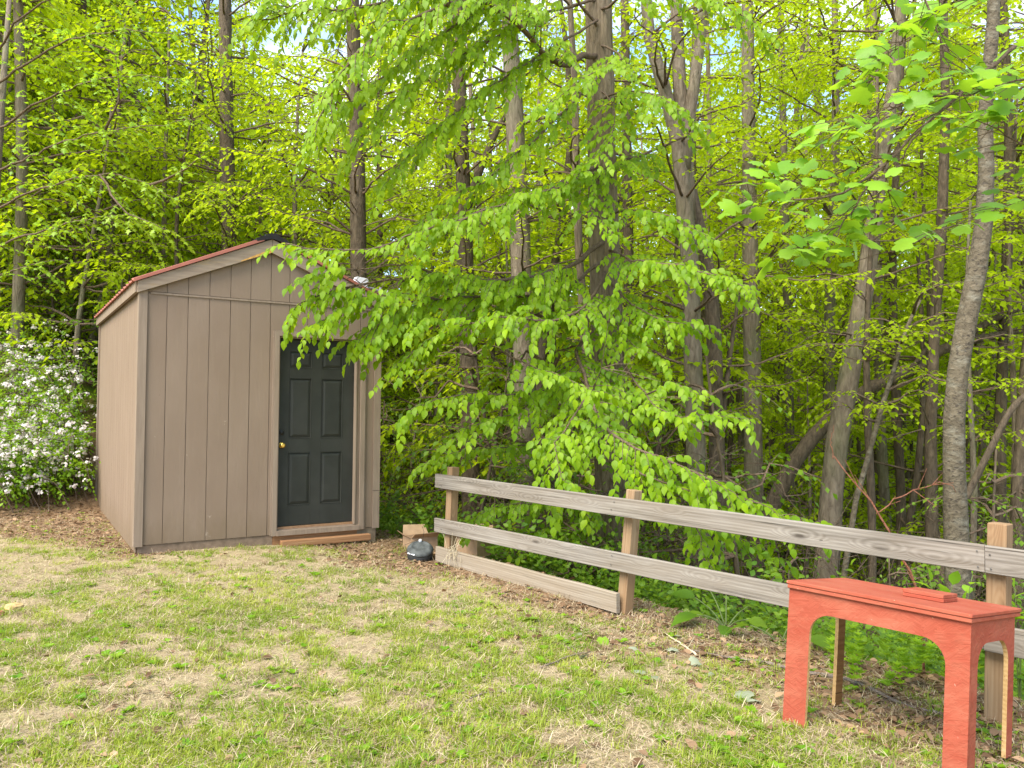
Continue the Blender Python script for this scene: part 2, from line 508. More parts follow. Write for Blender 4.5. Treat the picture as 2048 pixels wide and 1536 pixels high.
def mat_red(name, strand):
    t = NT(name)
    c = (.50, .098, .05)
    big = t.noise(t.obj((3, 3, 3)), 1.0, 4)
    col = t.ramp(big, [(.3, (.285, .060, .033)), (.7, (.33, .083, .048))])
    if strand:
        # oriented strand board: long chips at several angles under the paint
        hs = None
        for ang, sc_ in ((.18, (5.5, 5.5, 60)), (-.35, (7, 7, 70)), (.75, (6, 6, 55))):
            cc = t.node("ShaderNodeTexCoord").outputs['Object']
            m1 = t.node("ShaderNodeMapping"); t.l.new(cc, m1.inputs['Vector']); m1.inputs['Rotation'].default_value = (0, ang, 0)
            m2 = t.node("ShaderNodeMapping"); t.l.new(m1.outputs[0], m2.inputs['Vector']); m2.inputs['Scale'].default_value = sc_
            n = t.noise(m2.outputs[0], 1.0, 3, .55, .2)
            n = t.ramp(n, [(.40, 0), (.62, 1)])
            hs = n if hs is None else t.mix(t.ramp(t.noise(t.obj((6, 6, 8)), ang * 3 + 1.5, 2), [(.47, 0), (.53, 1)]), hs, n)
        col = t.mix(t.math('MULTIPLY', t.math('SUBTRACT', 1.0, hs), .28), col, (.20, .030, .015))
        fl = t.noise(t.obj((40, 40, 25)), 1.0, 3)
        col = t.mix(t.ramp(fl, [(.73, 0), (.77, .8)]), col, (.72, .55, .42))
        t.bump(hs, .32, .004)
    else:
        f = t.noise(t.obj((28, 28, 28)), 1.0, 5, .65)
        f2 = t.noise(t.obj((11, 18, 30)), 1.0, 4, .6)
        col = t.mix(t.math('MULTIPLY', f, .25), col, (.31, .05, .025))
        col = t.mix(t.ramp(t.noise(t.obj((70, 70, 70)), 1.0, 2), [(.70, 0), (.76, .7)]), col, (.62, .36, .22))
        t.bump(t.math('ADD', f, f2), .5, .006)
    fade = t.noise(t.obj((4, 9, 9), (1, 4, 2)), 1.0, 5, .7)
    col = t.mix(t.ramp(fade, [(.42, 0), (.66, .45)]), col, (.38, .135, .08))
    grime = t.noise(t.obj((7, 7, 7), (5, 1, 3)), 1.0, 6, .75)
    col = t.mix(t.ramp(grime, [(.55, 0), (.75, .45)]), col, (.13, .055, .03))
    chips = t.noise(t.obj((26, 26, 26), (2, 2, 9)), 1.0, 4, .6)
    col = t.mix(t.ramp(chips, [(.725, 0), (.745, .9)]), col, (.42, .30, .17))
    return t.fin(col, .72, .16)
RED_OSB = mat_red("red painted strand board", True)
RED = mat_red("red painted board", False)
EDGEWOOD = mat_wood("cut plywood edge", [(.36, .21, .08), (.47, .30, .13), (.56, .38, .19), (.42, .25, .10), (.2, .1, .04)], knots=False)

def simple(name, col, rough=.5, spec=.4, metal=0., nscale=20, var=.25, bump=.0):
    t = NT(name)
    n = t.noise(t.obj((1, 1, 1)), nscale, 4, .6)
    c = t.ramp(n, [(.3, tuple(x * (1 - var) for x in col)), (.7, tuple(min(1, x * (1 + var)) for x in col))])
    if bump: t.bump(n, bump, .005)
    return t.fin(c, rough, spec, metal)
def mat_door():
    t = NT("black painted door")
    n = t.noise(t.obj((1, 1, 1)), 6, 4)
    c = t.ramp(n, [(.3, (.021, .022, .0175)), (.7, (.030, .031, .0255))])
    s1 = t.noise(t.obj((60, 60, 9)), 1.0, 3, .5, 1.5)
    c = t.mix(t.ramp(s1, [(.73, 0), (.78, .35)]), c, (.16, .16, .15))
    s2 = t.noise(t.obj((17, 17, 17)), 1.0, 4, .7)
    c = t.mix(t.ramp(s2, [(.74, 0), (.78, .5)]), c, (.25, .24, .22))
    dust = t.noise(t.obj((2, 2, 1.3)), 1.0, 5)
    c = t.mix(t.ramp(dust, [(.45, 0), (.8, .25)]), c, (.07, .065, .055))
    t.bump(t.noise(t.obj((90, 90, 8)), 1.0, 3), .08, .003)
    return t.fin(c, .5, .25)
DOOR = mat_door()
BRASS = simple("brass", (.62, .40, .10), .22, .5, 1.0, 12, .15)
BLACKMETAL = simple("black metal", (.02, .02, .02), .45, .4)
REDMETAL = simple("red roof metal", (.33, .10, .06), .42, .5, 0, 3, .2)
DARKCAP = simple("dark ridge cap", (.018, .016, .016), .7, .2)
WHITEPLASTIC = simple("white plastic", (.72, .72, .76), .4, .4, 0, 5, .05)
GREYPLASTIC = simple("grey plastic", (.26, .24, .27), .5, .4, 0, 5, .1)
BLACKPLASTIC = simple("dusty black plastic", (.040, .041, .040), .7, .25, 0, 9, .4)
CARD = simple("cardboard", (.40, .265, .16), .85, .1, 0, 9, .18, .2)
STONE = simple("ochre stone", (.52, .36, .16), .85, .15, 0, 14, .4, .6)
REDSTONE = simple("reddish stone", (.30, .14, .07), .85, .15, 0, 14, .4, .6)
STEEL = simple("screw steel", (.12, .11, .10), .5, .4, .6)
ROOT = simple("stem green", (.11, .15, .04), .6, .3)
STEMWOOD = simple("pale dead stem", (.50, .42, .28), .8, .2, 0, 30, .25)

# ------------------------------------------------------------------ ground sheet
def axis(lo, hi, d0, d1, fine):
    a = list(np.arange(d0, d1 + 1e-6, fine)); st = fine
    while a[-1] < hi: st *= 1.13; a.append(a[-1] + st)
    st = fine; b = [d0]
    while b[-1] > lo: st *= 1.13; b.append(b[-1] - st)
    return np.array(b[::-1] + a[1:])
gx, gy = axis(-170, 170, -7.5, 5.0, .085), axis(-30, 260, 2.4, 13.0, .085)
GX, GY = np.meshgrid(gx, gy)
GZ = ground_z(GX, GY)
nx, ny = len(gx), len(gy)
ii = (np.arange(ny - 1)[:, None] * nx + np.arange(nx - 1)[None]).ravel()
def zone_of(x, y):
    s, b = fence_s(x, y), bank_b(x, y)
    n = (fbm(x * .8, y * .8, 31, 4) - .5)
    k = (np.asarray(x) + 3.95) * .456 + (np.asarray(y) - 8.1) * .89       # edge of the bank left of the shed
    left = sm(-.55, .15, k + n * 1.0) * sm(-3.1, -3.7, x)
    return np.clip(np.maximum.reduce([sm(-1.05, -.05, s + n * 1.3), sm(.2, 1.4, b + n * 1.3), left]), 0, 1)
g_me = np_mesh("ground", np.stack([GX, GY, GZ], -1).reshape(-1, 3), [np.stack([ii, ii + 1, ii + nx + 1, ii + nx], -1)], GROUND, smooth=True)
ca = g_me.attributes.new("cover", 'FLOAT', 'POINT')
ca.data.foreach_set("value", np.maximum(sm(2.5, 9, fence_s(GX, GY)), sm(3, 6, bank_b(GX, GY))).ravel().astype(np.float32))
za = g_me.attributes.new("zone", 'FLOAT', 'POINT')
za.data.foreach_set("value", zone_of(GX, GY).ravel().astype(np.float32))
tag(link("ground", g_me), "patchy lawn earth falling away into the wooded ravine behind the fence", kind='structure')

# ------------------------------------------------------------------ shed
SW, SL, SH, APX = 2.52, 4.15, 2.487, 3.005
shed = tag(empty("shed", (-3.6602, 7.7108, 0), .5673), "taupe wooden garden shed with black panelled door and red metal roof", "shed")
def part(name, mb, mat, parent=shed, smooth=False, M=None, label=None):
    o = link(name, mb.mesh(name, mat, smooth), parent, M)
    if label: o['label'] = label
    return o

def rake_z(a):    # underside of the rake boards along the front
    return SH + (APX - SH) * (1 - abs(a - SW / 2) / (SW / 2))
m = MB()          # the inner shell that shows in the grooves
m.prism([(.012, -.0), (1.30, -.0), (1.30, 2.19), (2.36, 2.19), (2.36, 0), (SW - .012, 0), (SW - .012, SH), (SW / 2, APX + .06), (.012, SH)], .014, .03)
m.box(.014, .03, .03, SL, 0, SH + .05); m.box(SW - .03, SW - .014, .03, SL, 0, SH + .05)
m.prism([(.012, 0), (SW - .012, 0), (SW - .012, SH), (SW / 2, APX + .06), (.012, SH)], SL - .03, SL - .014)
part("wall_sheathing", m, SIDING)
cuts = [.062, .241, .439, .646, .853, 1.058, 1.268, 1.470, 1.674, 1.878, 2.082, 2.286, SW - .06]
G = .0030
for a0, a1 in zip(cuts[:-1], cuts[1:]):
    for lo, hi in ((0.0, SH - .010), (SH + .012, 9)):
        segs = [(a0 + G, a1 - G, lo)]
        if hi < 5 and a1 > 1.30 and a0 < 2.36:      # the door opening
            if a0 < 1.30: segs = [(a0 + G, 1.30, lo)] + [(1.30, a1 - G, 2.19)]
            elif a1 > 2.36: segs = [(a0 + G, 2.36, 2.19), (2.36, a1 - G, lo)]
            else: segs = [(a0 + G, a1 - G, 2.19)]
        for x0, x1, z0 in segs:
            if hi > 5:
                top = [(x1, rake_z(x1) + .02), (x0, rake_z(x0) + .02)]
                if x0 < SW / 2 < x1: top.insert(1, (SW / 2, APX + .02))
                if top[0][1] <= z0 or top[-1][1] <= z0: continue
            else: top = [(x1, hi), (x0, hi)]
            m = MB(); m.prism([(x0, z0), (x1, z0)] + top, 0.0, .013)
            part("plank", m, SIDING)
k = int(SL / .2045)
for i in range(k):
    b0, b1 = .02 + i * (SL - .04) / k, .02 + (i + 1) * (SL - .04) / k
    for x0, x1 in ((0.0, .013), (SW - .013, SW)):
        m = MB(); m.box(x0, x1, b0 + G, b1 - G, -.07, SH + .06)
        part("plank", m, SIDING)
for i in range(12):
    a0, a1 = .02 + i * (SW - .04) / 12, .02 + (i + 1) * (SW - .04) / 12
    m = MB(); m.prism([(a0 + G, 0), (a1 - G, 0), (a1 - G, rake_z(a1)), (a0 + G, rake_z(a0))], SL - .013, SL)
    part("plank", m, SIDING)
m = MB(); m.prism([(.09, SH - .012), (SW - .09, SH - .012), (SW - .09, SH + .006), (.09, SH + .006)], -.012, -.001)
part("flashing_strip", m, TRIM)
# corner trims
for x0, x1, parts_ in ((-.018, .060, [(-.012, SH + .02)]), (SW - .062, SW + .018, [(.418, SH + .02), (-.012, .412)])):
    for z0, z1 in parts_:
        m = MB(); m.box(x0, x1, -.020, -.0015, z0, z1); part("corner_trim", m, TRIM)
m = MB(); m.box(-.019, -.0015, .001, .075, -.012, SH + .02); part("corner_trim", m, TRIM)
m = MB(); m.box(-.019, -.0015, SL - .07, SL + .015, -.012, SH + .02); part("corner_trim", m, TRIM)
m = MB(); m.box(SW + .0015, SW + .019, .001, .075, -.012, SH + .02); part("corner_trim", m, TRIM)
# rake boards and eave fascias
RT = [(-.035, 2.585), (SW / 2, 3.150), (SW + .035, 2.585)]
m = MB(); m.prism([(-.035, SH - .012), (SW / 2 - .002, APX), (SW / 2 - .002, RT[1][1]), (-.035, RT[0][1])], -.058, -.021); part("rake_board", m, RAKE)
m = MB(); m.prism([(SW / 2 + .002, APX), (SW + .035, SH - .012), (SW + .035, RT[2][1]), (SW / 2 + .002, RT[1][1])], -.058, -.021); part("rake_board", m, RAKE)
for x0, x1 in ((-.052, -.020), (SW + .020, SW + .052)):
    m = MB(); m.box(x0, x1, -.020, SL + .02, SH - .005, 2.592); part("eave_fascia", m, TRIM)
m = MB(); m.prism([(SW / 2 - .32, APX - .13 + .004), (SW / 2 - .004, APX + .002), (SW / 2 - .004, APX + .045), (SW / 2 - .32, APX - .118)], -.0605, -.0585)
part("bare_wood_strip", m, simple("bare orange wood", (.50, .27, .07), .7, .2, 0, 30, .3), label="bare orange wood at the peak of the rake board")
# roof: ribbed metal, one sheet per slope
def roof_panel(side):
    m = MB(); b0, b1 = -.075, SL + .06
    xe, ze = (-.075, 2.578 - .0) if side < 0 else (SW + .075, 2.578)
    xr, zr = SW / 2, 3.166
    prof = []; step = .2286; b = b0
    while b < b1:
        prof += [(b, 0), (b + .05, 0), (b + .062, .022), (b + .088, .022), (b + .10, 0)]
        b += step
    prof = [p for p in prof if p[0] < b1] + [(b1, 0)]
    n = len(prof); vs = []
    nxv = np.array([(zr - ze) * (-1 if side < 0 else 1), 0, abs(xr - xe)]); nxv = nxv / np.linalg.norm(nxv)
    for th in (0, -.006):
        for (x, z) in ((xe, ze), (xr, zr)):
            for bb, h in prof: vs.append(np.array([x, bb, z]) + nxv * (h + .012 + th))
    fs = []
    for i in range(n - 1):
        fs += [(i, i + 1, n + i + 1, n + i), (2 * n + i, 3 * n + i, 3 * n + i + 1, 2 * n + i + 1),
               (i, 2 * n + i, 2 * n + i + 1, i + 1)]
    fs += [(0, n, 3 * n, 2 * n), (n - 1, 3 * n - 1, 4 * n - 1, 2 * n - 1)]
    m.add(vs, fs)
    part("roof_panel", m, REDMETAL)
    # turned down edge along the front of this slope
    m = MB()
    q = [(xe, ze - .004), (xr + .09 * side, zr - .045), (xr + .09 * side, zr - .012), (xe, ze + .026)]
    m.prism(q if side < 0 else q[::-1], -.082, -.059)
    part("roof_edge_trim", m, REDMETAL)
roof_panel(-1); roof_panel(1)
m = MB()
sl_ = (3.166 - 2.578) / (SW / 2 + .075)
m.prism([(SW / 2 - .17, 3.166 - .17 * sl_ + .018), (SW / 2, 3.150), (SW / 2 + .17, 3.166 - .17 * sl_ + .018), (SW / 2 + .17, 3.166 - .17 * sl_ + .05), (SW / 2 + .03, 3.208), (SW / 2 - .03, 3.208), (SW / 2 - .17, 3.166 - .17 * sl_ + .05)], -.085, SL + .07)
part("ridge_cap", m, DARKCAP)
# skids and the raw header under the door
m = MB(); m.box(.02, 1.33, .012, .06, -.30, -.004); part("skid_beam", m, simple("painted skid", (.20, .14, .095), .8, .2, 0, 14, .3, .3))
m = MB(); m.box(1.333, 2.28, .004, .06, -.32, -.016); part("skid_beam", m, RAWWOOD, label="bare orange wood beam under the door")
m = MB(); m.box(2.283, SW - .012, .012, .06, -.34, -.004); part("skid_beam", m, simple("painted skid end", (.20, .15, .10), .8, .2, 0, 14, .3, .3))
m = MB(); m.box(.012, .06, .062, SL, -.25, -.074); part("skid_beam", m, SIDING)
m = MB(); m.box(SW - .06, SW - .012, .062, SL, -.6, -.004); part("skid_beam", m, RAWWOOD)
# door frame
DX0, DX1, DZ0, DZ1 = 1.383, 2.245, .075, 2.105
fr = link("door_frame", None, shed)
for nm, bx in (("casing", (1.312, 1.362, -.030, -.0015, -.012, 2.175)), ("casing", (2.292, 2.345, -.030, -.0015, -.012, 2.175)), ("casing", (1.3635, 2.2905, -.030, -.0015, 2.128, 2.175)),
               ("casing", (1.298, 1.311, -.016, -.0015, -.010, 2.188)), ("casing", (2.3465, 2.364, -.016, -.0015, -.010, 2.188)), ("casing", (1.3115, 2.346, -.016, -.0015, 2.1765, 2.188)),
               ("jamb", (1.355, 1.379, .001, .15, -.01, 2.135)), ("jamb", (2.249, 2.290, .001, .15, -.01, 2.135)), ("jamb", (1.381, 2.247, .001, .15, 2.110, 2.135)),
               ("stop_strip", (2.236, 2.2475, -.02, .048, .05, 2.1085))):
    m = MB(); m.box(*bx); part(nm, m, TRIM, fr)
m = MB(); m.prism([(1.3635, -.012), (2.2905, -.012), (2.2905, .040), (1.3635, .040)], -.045, .0005); m.box(1.3805, 2.2475, .001, .14, .02, .046); part("sill", m, TRIM, fr)
m = MB(); m.box(1.3805, 2.2475, .03, .12, .0475, .070); part("threshold", m, simple("bronze threshold", (.30, .17, .09), .5, .4, .2), fr)
# door leaf with its six raised panels
door = link("door", None, shed)
def door_leaf():
    m = MB(); y0 = .058
    xs = [DX0, DX0 + .118, DX0 + .368, DX0 + .478, DX0 + .728, DX1]
    zs = [DZ0, .292, .868, 1.020, 1.680, 1.790, 1.975, DZ1]
    m.box(DX0, DX1, y0 + .012, y0 + .044, DZ0, DZ1)
    # rails and stiles stand proud of the recessed panel grounds
    for i, (x0, x1) in enumerate(zip(xs[:-1], xs[1:])):
        if i % 2 == 0: m.box(x0, x1, y0, y0 + .0115, DZ0 + .0005, DZ1 - .0005)
    for (x0, x1) in ((xs[1], xs[2]), (xs[3], xs[4])):
        for z0, z1 in ((zs[0], zs[1]), (zs[2], zs[3]), (zs[4], zs[5]), (zs[6], zs[7])):
            m.box(x0 + .0005, x1 - .0005, y0, y0 + .0115, z0 + .0005, z1 - .0005)
    return m, xs, zs, y0
m, xs, zs, y0 = door_leaf()
part("door_leaf", m, DOOR, door)
for (x0, x1) in ((xs[1], xs[2]), (xs[3], xs[4])):
    for z0, z1 in ((zs[1], zs[2]), (zs[3], zs[4]), (zs[5], zs[6])):
        m = MB(); i1, i2 = .012, .040
        A = [(x0 + .001, z0 + .001), (x1 - .001, z0 + .001), (x1 - .001, z1 - .001), (x0 + .001, z1 - .001)]
        ins = lambda d: [(x0 + d, z0 + d), (x1 - d, z0 + d), (x1 - d, z1 - d), (x0 + d, z1 - d)]
        rings = [(A, y0 - .003), (ins(.006), y0 - .003), (ins(i1), y0 + .0105), (ins(i2), y0 + .001), (ins(i2 + .004), y0)]
        vs = [(q[0], y, q[1]) for rr, y in rings for q in rr]
        fs = [(r_ * 4 + j, r_ * 4 + (j + 1) % 4, r_ * 4 + 4 + (j + 1) % 4, r_ * 4 + 4 + j) for r_ in range(4) for j in range(4)] + [(16, 17, 18, 19)]
        m.add(vs, fs); part("door_panel", m, DOOR, door)
def facing(x, z, y): return Matrix.Translation((x, y, z)) @ Matrix.Rotation(math.pi / 2, 4, 'X')
m = MB(); m.lathe([(.034, 0), (.034, .006), (.026, .010), (.013, .014), (.012, .030), (.020, .036), (.028, .046), (.029, .056), (.024, .066), (.012, .070), (.006, .068)], 24)
part("knob", m, BRASS, door, True, facing(1.425, .951, y0 - .0005))
m = MB(); m.lathe([(.031, 0), (.031, .008), (.026, .016), (.012, .018), (.011, .020)], 20)
part("deadbolt", m, BLACKMETAL, door, True, facing(1.421, 1.088, y0 - .0005))
def in_shed(a, b, z):
    c, s_ = math.cos(.5673), math.sin(.5673)
    return Vector((-3.6602 + c * a - s_ * b, 7.7108 + s_ * a + c * b, z))
# loose step board on the ground in front of the door
p0, p1 = in_shed(1.40, -.11, 0), in_shed(2.40, -.13, 0)
step = tag(empty("step_board", (p0.x, p0.y, gz(p0.x, p0.y) + .004), .5573), "orange brown lumber lying on the ground under the black shed door", "board")
m = MB(); m.bevbox(0, 1.0, 0, .085, -.012, .055, .004); part("lumber", m, RAWWOOD, step)
# security light beside the shed's right eave
sl = tag(empty("security_light", in_shed(SW + .02, .42, 2.30), .5673), "white lamp with grey shade rising over the shed's right eave behind leaves", "lamp")
m = MB(); m.tube([(0, 0, 0), (.10, 0, .05), (.16, 0, .30), (.16, .0, .52)], [.016] * 4, 8); part("bracket", m, GREYPLASTIC, sl)
m = MB(); m.prism([(-.075, -.09), (.055, -.10), (.075, .07), (.06, .082), (-.06, .095), (-.078, .08)], -.05, .05)
part("lamp_housing", m, WHITEPLASTIC, sl, False, Matrix.Translation((-.10, -.02, .52)))
m = MB(); m.tube([(-.05, 0, .50), (.05, 0, .50), (.16, 0, .47)], [.014] * 3, 6); part("arm", m, GREYPLASTIC, sl)
m = MB(); m.lathe([(.13, 0), (.13, .015), (.10, .045), (.03, .062), (.01, .064)], 24)
part("shade", m, GREYPLASTIC, sl, True, Matrix.Translation((.28, .0, .43)))

# ------------------------------------------------------------------ rail fence
def frame_from(p, q, up=(0, 0, 1)):
    """matrix whose x axis runs from p to q"""
    p, q = Vector(p), Vector(q)
    x = (q - p).normalized(); z = Vector(up); y = z.cross(x).normalized(); z = x.cross(y)
    M = Matrix((x, y, z)).transposed().to_4x4(); M.translation = p
    return M, (q - p).length
FA = np.array([-.765, 7.947]); FB = np.array([2.408, 4.010]); FD = (FB - FA) / np.linalg.norm(FB - FA); FN = np.array([.7786, .6275])
def on_fence(t, n=0.0, z=0.0):
    q = FA + FD * t + FN * n
    return (q[0], q[1], z)
fence = tag(empty("rail_fence", (FA[0], FA[1], gz(*FA))), "weathered grey plank rail fence on three square posts", "fence")
FI = fence.matrix_world.inverted() if False else Matrix.Translation(fence.location).inverted()
def board(name, p, q, w, t, mat, parent, seed=0, label=None):
    """plank of width w (up), thickness t, its front lower edge from p to q"""
    M, L = frame_from(p, q)
    r = random.Random(seed)
    m = MB(); b = .004; n = 7
    ring = [(b, 0), (t - b, 0), (t, b), (t, w - b), (t - b, w), (b, w), (0, w - b), (0, b)]
    vs, fs = [], []
    for i in range(n):
        dy, dz = (r.random() - .5) * .006, (r.random() - .5) * .007
        tw = (r.random() - .5) * .006
        for y, z in ring: vs.append((L * i / (n - 1), y + dy + tw * z / w, z + dz + (r.random() - .5) * .0015))
    for i in range(n - 1): fs += [(i * 8 + (k + 1) % 8, i * 8 + k, i * 8 + 8 + k, i * 8 + 8 + (k + 1) % 8)[::-1] for k in range(8)]
    fs += [tuple(range(7, -1, -1)), tuple(range((n - 1) * 8, n * 8))]
    m.add(vs, fs)
    o = link(name, m.mesh(name, mat), parent, FI @ M if parent is fence else M)
    if label: o['label'] = label
    return o
LJ = float(np.dot(np.array([2.408, 4.010]) - FA, FD))
board("rail", on_fence(-.0, 0, .568), on_fence(LJ - .002, 0, .582), .139, .028, RAILWOOD, fence, 1)
board("rail", on_fence(LJ + .002, -.004, .580), on_fence(LJ + 2.45, -.004, .600), .139, .028, RAILWOOD, fence, 2)
board("rail", on_fence(0.0, -.002, .127), on_fence(LJ - .01, -.002, .193), .139, .028, RAILWOOD, fence, 3)
board("rail", on_fence(LJ - .006, -.002, .194), on_fence(LJ + 2.45, -.002, .215), .139, .028, RAILWOOD, fence, 4)
board("kick_board", on_fence(.03, -.006, -.165), on_fence(2.515, -.006, -.155), .150, .038, KICKWOOD, fence, 5, "tan kick board half sunk in the ground")
def post(t, n, zb, zt, w, lean, rot, seed):
    m = MB(); m.bevbox(0, zt - zb, -w / 2, w / 2, -w / 2, w / 2, .004)
    M = Matrix.Translation(Vector(on_fence(t, n, zb))) @ Matrix.Rotation(lean, 4, Vector((0, 1, 0))) @ Matrix.Rotation(rot, 4, 'Z') @ Matrix.Rotation(-math.pi / 2, 4, 'Y')
    link("post", m.mesh("post", POSTWOOD), fence, FI @ M)
FROT = math.atan2(FD[1], FD[0])
post(.145, .075, -.55, .785, .089, R(1.6), FROT + .02, 1)
post(2.475, .078, -.6, .770, .089, R(4.2), FROT - .03, 2)
post(LJ + .012, .076, -.6, .830, .091, R(1.4), FROT + .02, 3)
scm = MB(); scm.lathe([(.0045, 0), (.0045, .002), (.002, .003)], 8); scm = scm.mesh("screw", STEEL)
for t, z in ((.12, .60), (.15, .67), (2.45, .62), (2.48, .68), (LJ - .03, .61), (LJ - .035, .69), (LJ + .03, .61), (LJ + .025, .68), (.13, .17), (2.45, .20), (2.46, .27), (LJ - .03, .24), (LJ + .03, .30)):
    link("screw", scm, fence, FI @ Matrix.Translation(Vector(on_fence(t, -.0075, z))) @ Matrix.Rotation(FROT, 4, 'Z') @ Matrix.Rotation(math.pi / 2, 4, 'X'))

# ------------------------------------------------------------------ red work stand
TO = Vector((1.3656, 3.8944, .563))
E1 = Vector((.63984386, -.76846998, .0073296)); E2 = Vector((.76416497, .63518937, -.11218893)); E3 = Vector((.08155814, .07738442, .99365986))
TM = Matrix((E1, E2, E3)).transposed().to_4x4(); TM.translation = TO
stand = tag(empty("red_stand", None, M=TM), "red painted plywood stand with arched cut-outs beside the fence", "table")
TL, TW = .833, .574
def tpart(name, mb, mat, label=None): return part(name, mb, mat, stand, False, None, label)
m = MB(); m.bevbox(-.004, TL + .003, -.004, TW, -.017, 0, .003); tpart("top_board", m, RED)
m = MB(); m.bevbox(0, TL, 0, TW - .003, -.037, -.0185, .003); tpart("under_board", m, RED)
def arch(x0, x1, zt, zb, l, r_, top, rad=.085):
    pts = [(x0, zb), (x0, zt), (x1, zt), (x1, zb), (r_, zb)]
    for i in range(9):
        a = i / 8 * math.pi / 2
        pts.append((r_ - rad + rad * math.cos(a), top - rad + rad * math.sin(a)))
    for i in range(9):
        a = math.pi / 2 + i / 8 * math.pi / 2
        pts.append((l + rad + rad * math.cos(a), top - rad + rad * math.sin(a)))
    pts.append((l, zb))
    return pts
def arch_panel(name, x0, x1, l, r_, top, rad, zb, y0, y1, M=None, mat=RED_OSB, edge=EDGEWOOD):
    m = MB()
    zt = -.038
    out = arch(x0, x1, zt, zb, l, r_, top, rad)
    n = len(out)
    me_v = [(p[0], y0, p[1]) for p in out] + [(p[0], y1, p[1]) for p in out]
    # faces built as strips so that the concave outline fills cleanly
    fr_, bk, ed = [], [], []
    arcR = list(range(5, 14)); arcL = list(range(14, 23))
    L0 = 23
    quads = [(0, 1, L0)]
    def fan(idx): return [(1, idx[i + 1], idx[i]) for i in range(len(idx) - 1)]
    tris = [(0, 1, 23), (1, 22, 23)] + [(1, arcL[i], arcL[i + 1]) for i in range(8)] + [(1, 13, 14), (1, 2, 13)] + [(2, arcR[i], arcR[i + 1]) for i in range(8)] + [(2, 4, 5), (2, 3, 4)]
    fs = [tuple(t) for t in tris] + [tuple(i + n for i in t[::-1]) for t in tris] + [(i, (i + 1) % n, (i + 1) % n + n, i + n) for i in range(n)]
    m.add(me_v, fs)
    o = part(name, m, mat, stand, False, M)
    o.data.materials.append(edge)
    for i, p in enumerate(o.data.polygons):
        if i >= 2 * len(tris):
            j = i - 2 * len(tris)
            if 4 <= j <= 23: p.material_index = 1
    return o
arch_panel("front_panel", .003, .826, .119, .731, -.132, .10, -.685, .018, .036)
# the two side panels stand behind the front panel, x of the outline runs along the depth
for xs_, in_mat in ((.806, RED_OSB), (.020, LEGWOOD)):
    Ms = Matrix.Translation((xs_ + .018, 0, 0)) @ Matrix.Rotation(math.pi / 2, 4, 'Z')
    o = arch_panel("side_panel", .037, .526, .105 if xs_ > .5 else .125, .455, -.130, .10, -.645, 0.0, .018, Ms, in_mat if xs_ > .5 else LEGWOOD)
    if xs_ < .5: o['label'] = "bare brown inside of the far side panel"
m = MB(); m.box(.1, .7, .500, .518, -.13, -.04); tpart("back_batten", m, LEGWOOD)
# painted wooden block on top
bl = tag(empty("wood_block", None, M=TM @ Matrix.Translation((.46, .215, .001)) @ Matrix.Rotation(.02, 4, 'Z')), "small red painted double board block lying on the red stand", "wood block")
m = MB(); m.bevbox(0, .178, 0, .165, .0, .0155, .002); part("board", m, RED, bl)
m = MB(); m.bevbox(-.002, .176, .002, .167, .0165, .034, .002); part("board", m, RED, bl)

# ------------------------------------------------------------------ cartons and the black drum by the fence end
def carton(base, rz, w, d, h, label, tilt=0.0):
    r_ = empty("cardboard_box", base, rz); r_.rotation_euler = (tilt, 0, rz)
    tag(r_, label, "box")
    m = MB(); th = .006
    m.box(0, w, 0, th, 0, h); m.box(0, w, d - th, d, 0, h); m.box(0, th, th, d - th, 0, h); m.box(w - th, w, th, d - th, 0, h); m.box(th, w - th, th, d - th, 0, th)
    part("carton", m, CARD, r_)
    for pts, nm in (([(0, 0, h), (w, 0, h), (w, -.08, h + .055), (.01, -.09, h + .05)], "flap"), ([(0, d, h), (w, d, h), (w - .02, d + .06, h + .10), (.02, d + .05, h + .11)], "flap"),
                    ([(0, 0, h), (0, d, h), (-.07, d - .02, h + .06), (-.08, .01, h + .04)], "flap")):
        m = MB(); m.add(list(pts) + [(p[0], p[1], p[2] + .005) for p in pts], [(0, 1, 2, 3), (7, 6, 5, 4), (0, 4, 5, 1), (1, 5, 6, 2), (2, 6, 7, 3), (3, 7, 4, 0)])
        part(nm, m, CARD, r_)
    return r_
q = at(823, 1100, 8.55); carton((q[0], q[1], gz(q[0], q[1]) - .01), .45, .30, .30, .15, "open cardboard box behind the black tub at the fence end", -.05)
q = at(898, 1112, 8.45); carton((q[0], q[1], gz(q[0], q[1]) - .02), -.55, .36, .28, .20, "cardboard box behind the left fence post under the lower rail")
q = at(840, 1107, 8.05)
tub = empty("plastic_tub", None, M=Matrix.Translation((q[0], q[1], gz(q[0], q[1]) + .015)) @ Matrix.Rotation(R(24), 4, (1, .15, 0)))
tag(tub, "dusty black round plastic tub with domed lid lying against the open carton", "tub")
m = MB(); m.lathe([(.115, 0), (.128, .01), (.130, .09), (.122, .10), (.118, .10)], 28); part("body", m, BLACKPLASTIC, tub, True)
m = MB(); m.lathe([(.132, .098), (.134, .108), (.12, .128), (.108, .134), (.085, .150), (.082, .143), (.04, .150), (.01, .151)], 28); part("lid", m, simple("grey dusty plastic", (.075, .08, .076), .75, .25, 0, 18, .45), tub, True)
m = MB(); m.tube([(-.115, -.075, .10), (-.04, -.125, .115)], [.007, .007], 6); part("latch", m, WHITEPLASTIC, tub)
m = MB(); m.tube([(.01, .1, .14), (.02, .13, .23), (.0, .12, .30)], [.002] * 3, 5); m.tube([(-.12, -.08, .10), (-.15, -.02, .16), (-.02, .1, .16)], [.002] * 3, 5); part("wire", m, BLACKMETAL, tub)
m = MB(); m.lathe([(.016, .15), (.016, .166), (.006, .172)], 10, (-.01, .075, 0)); part("nut", m, WHITEPLASTIC, tub)

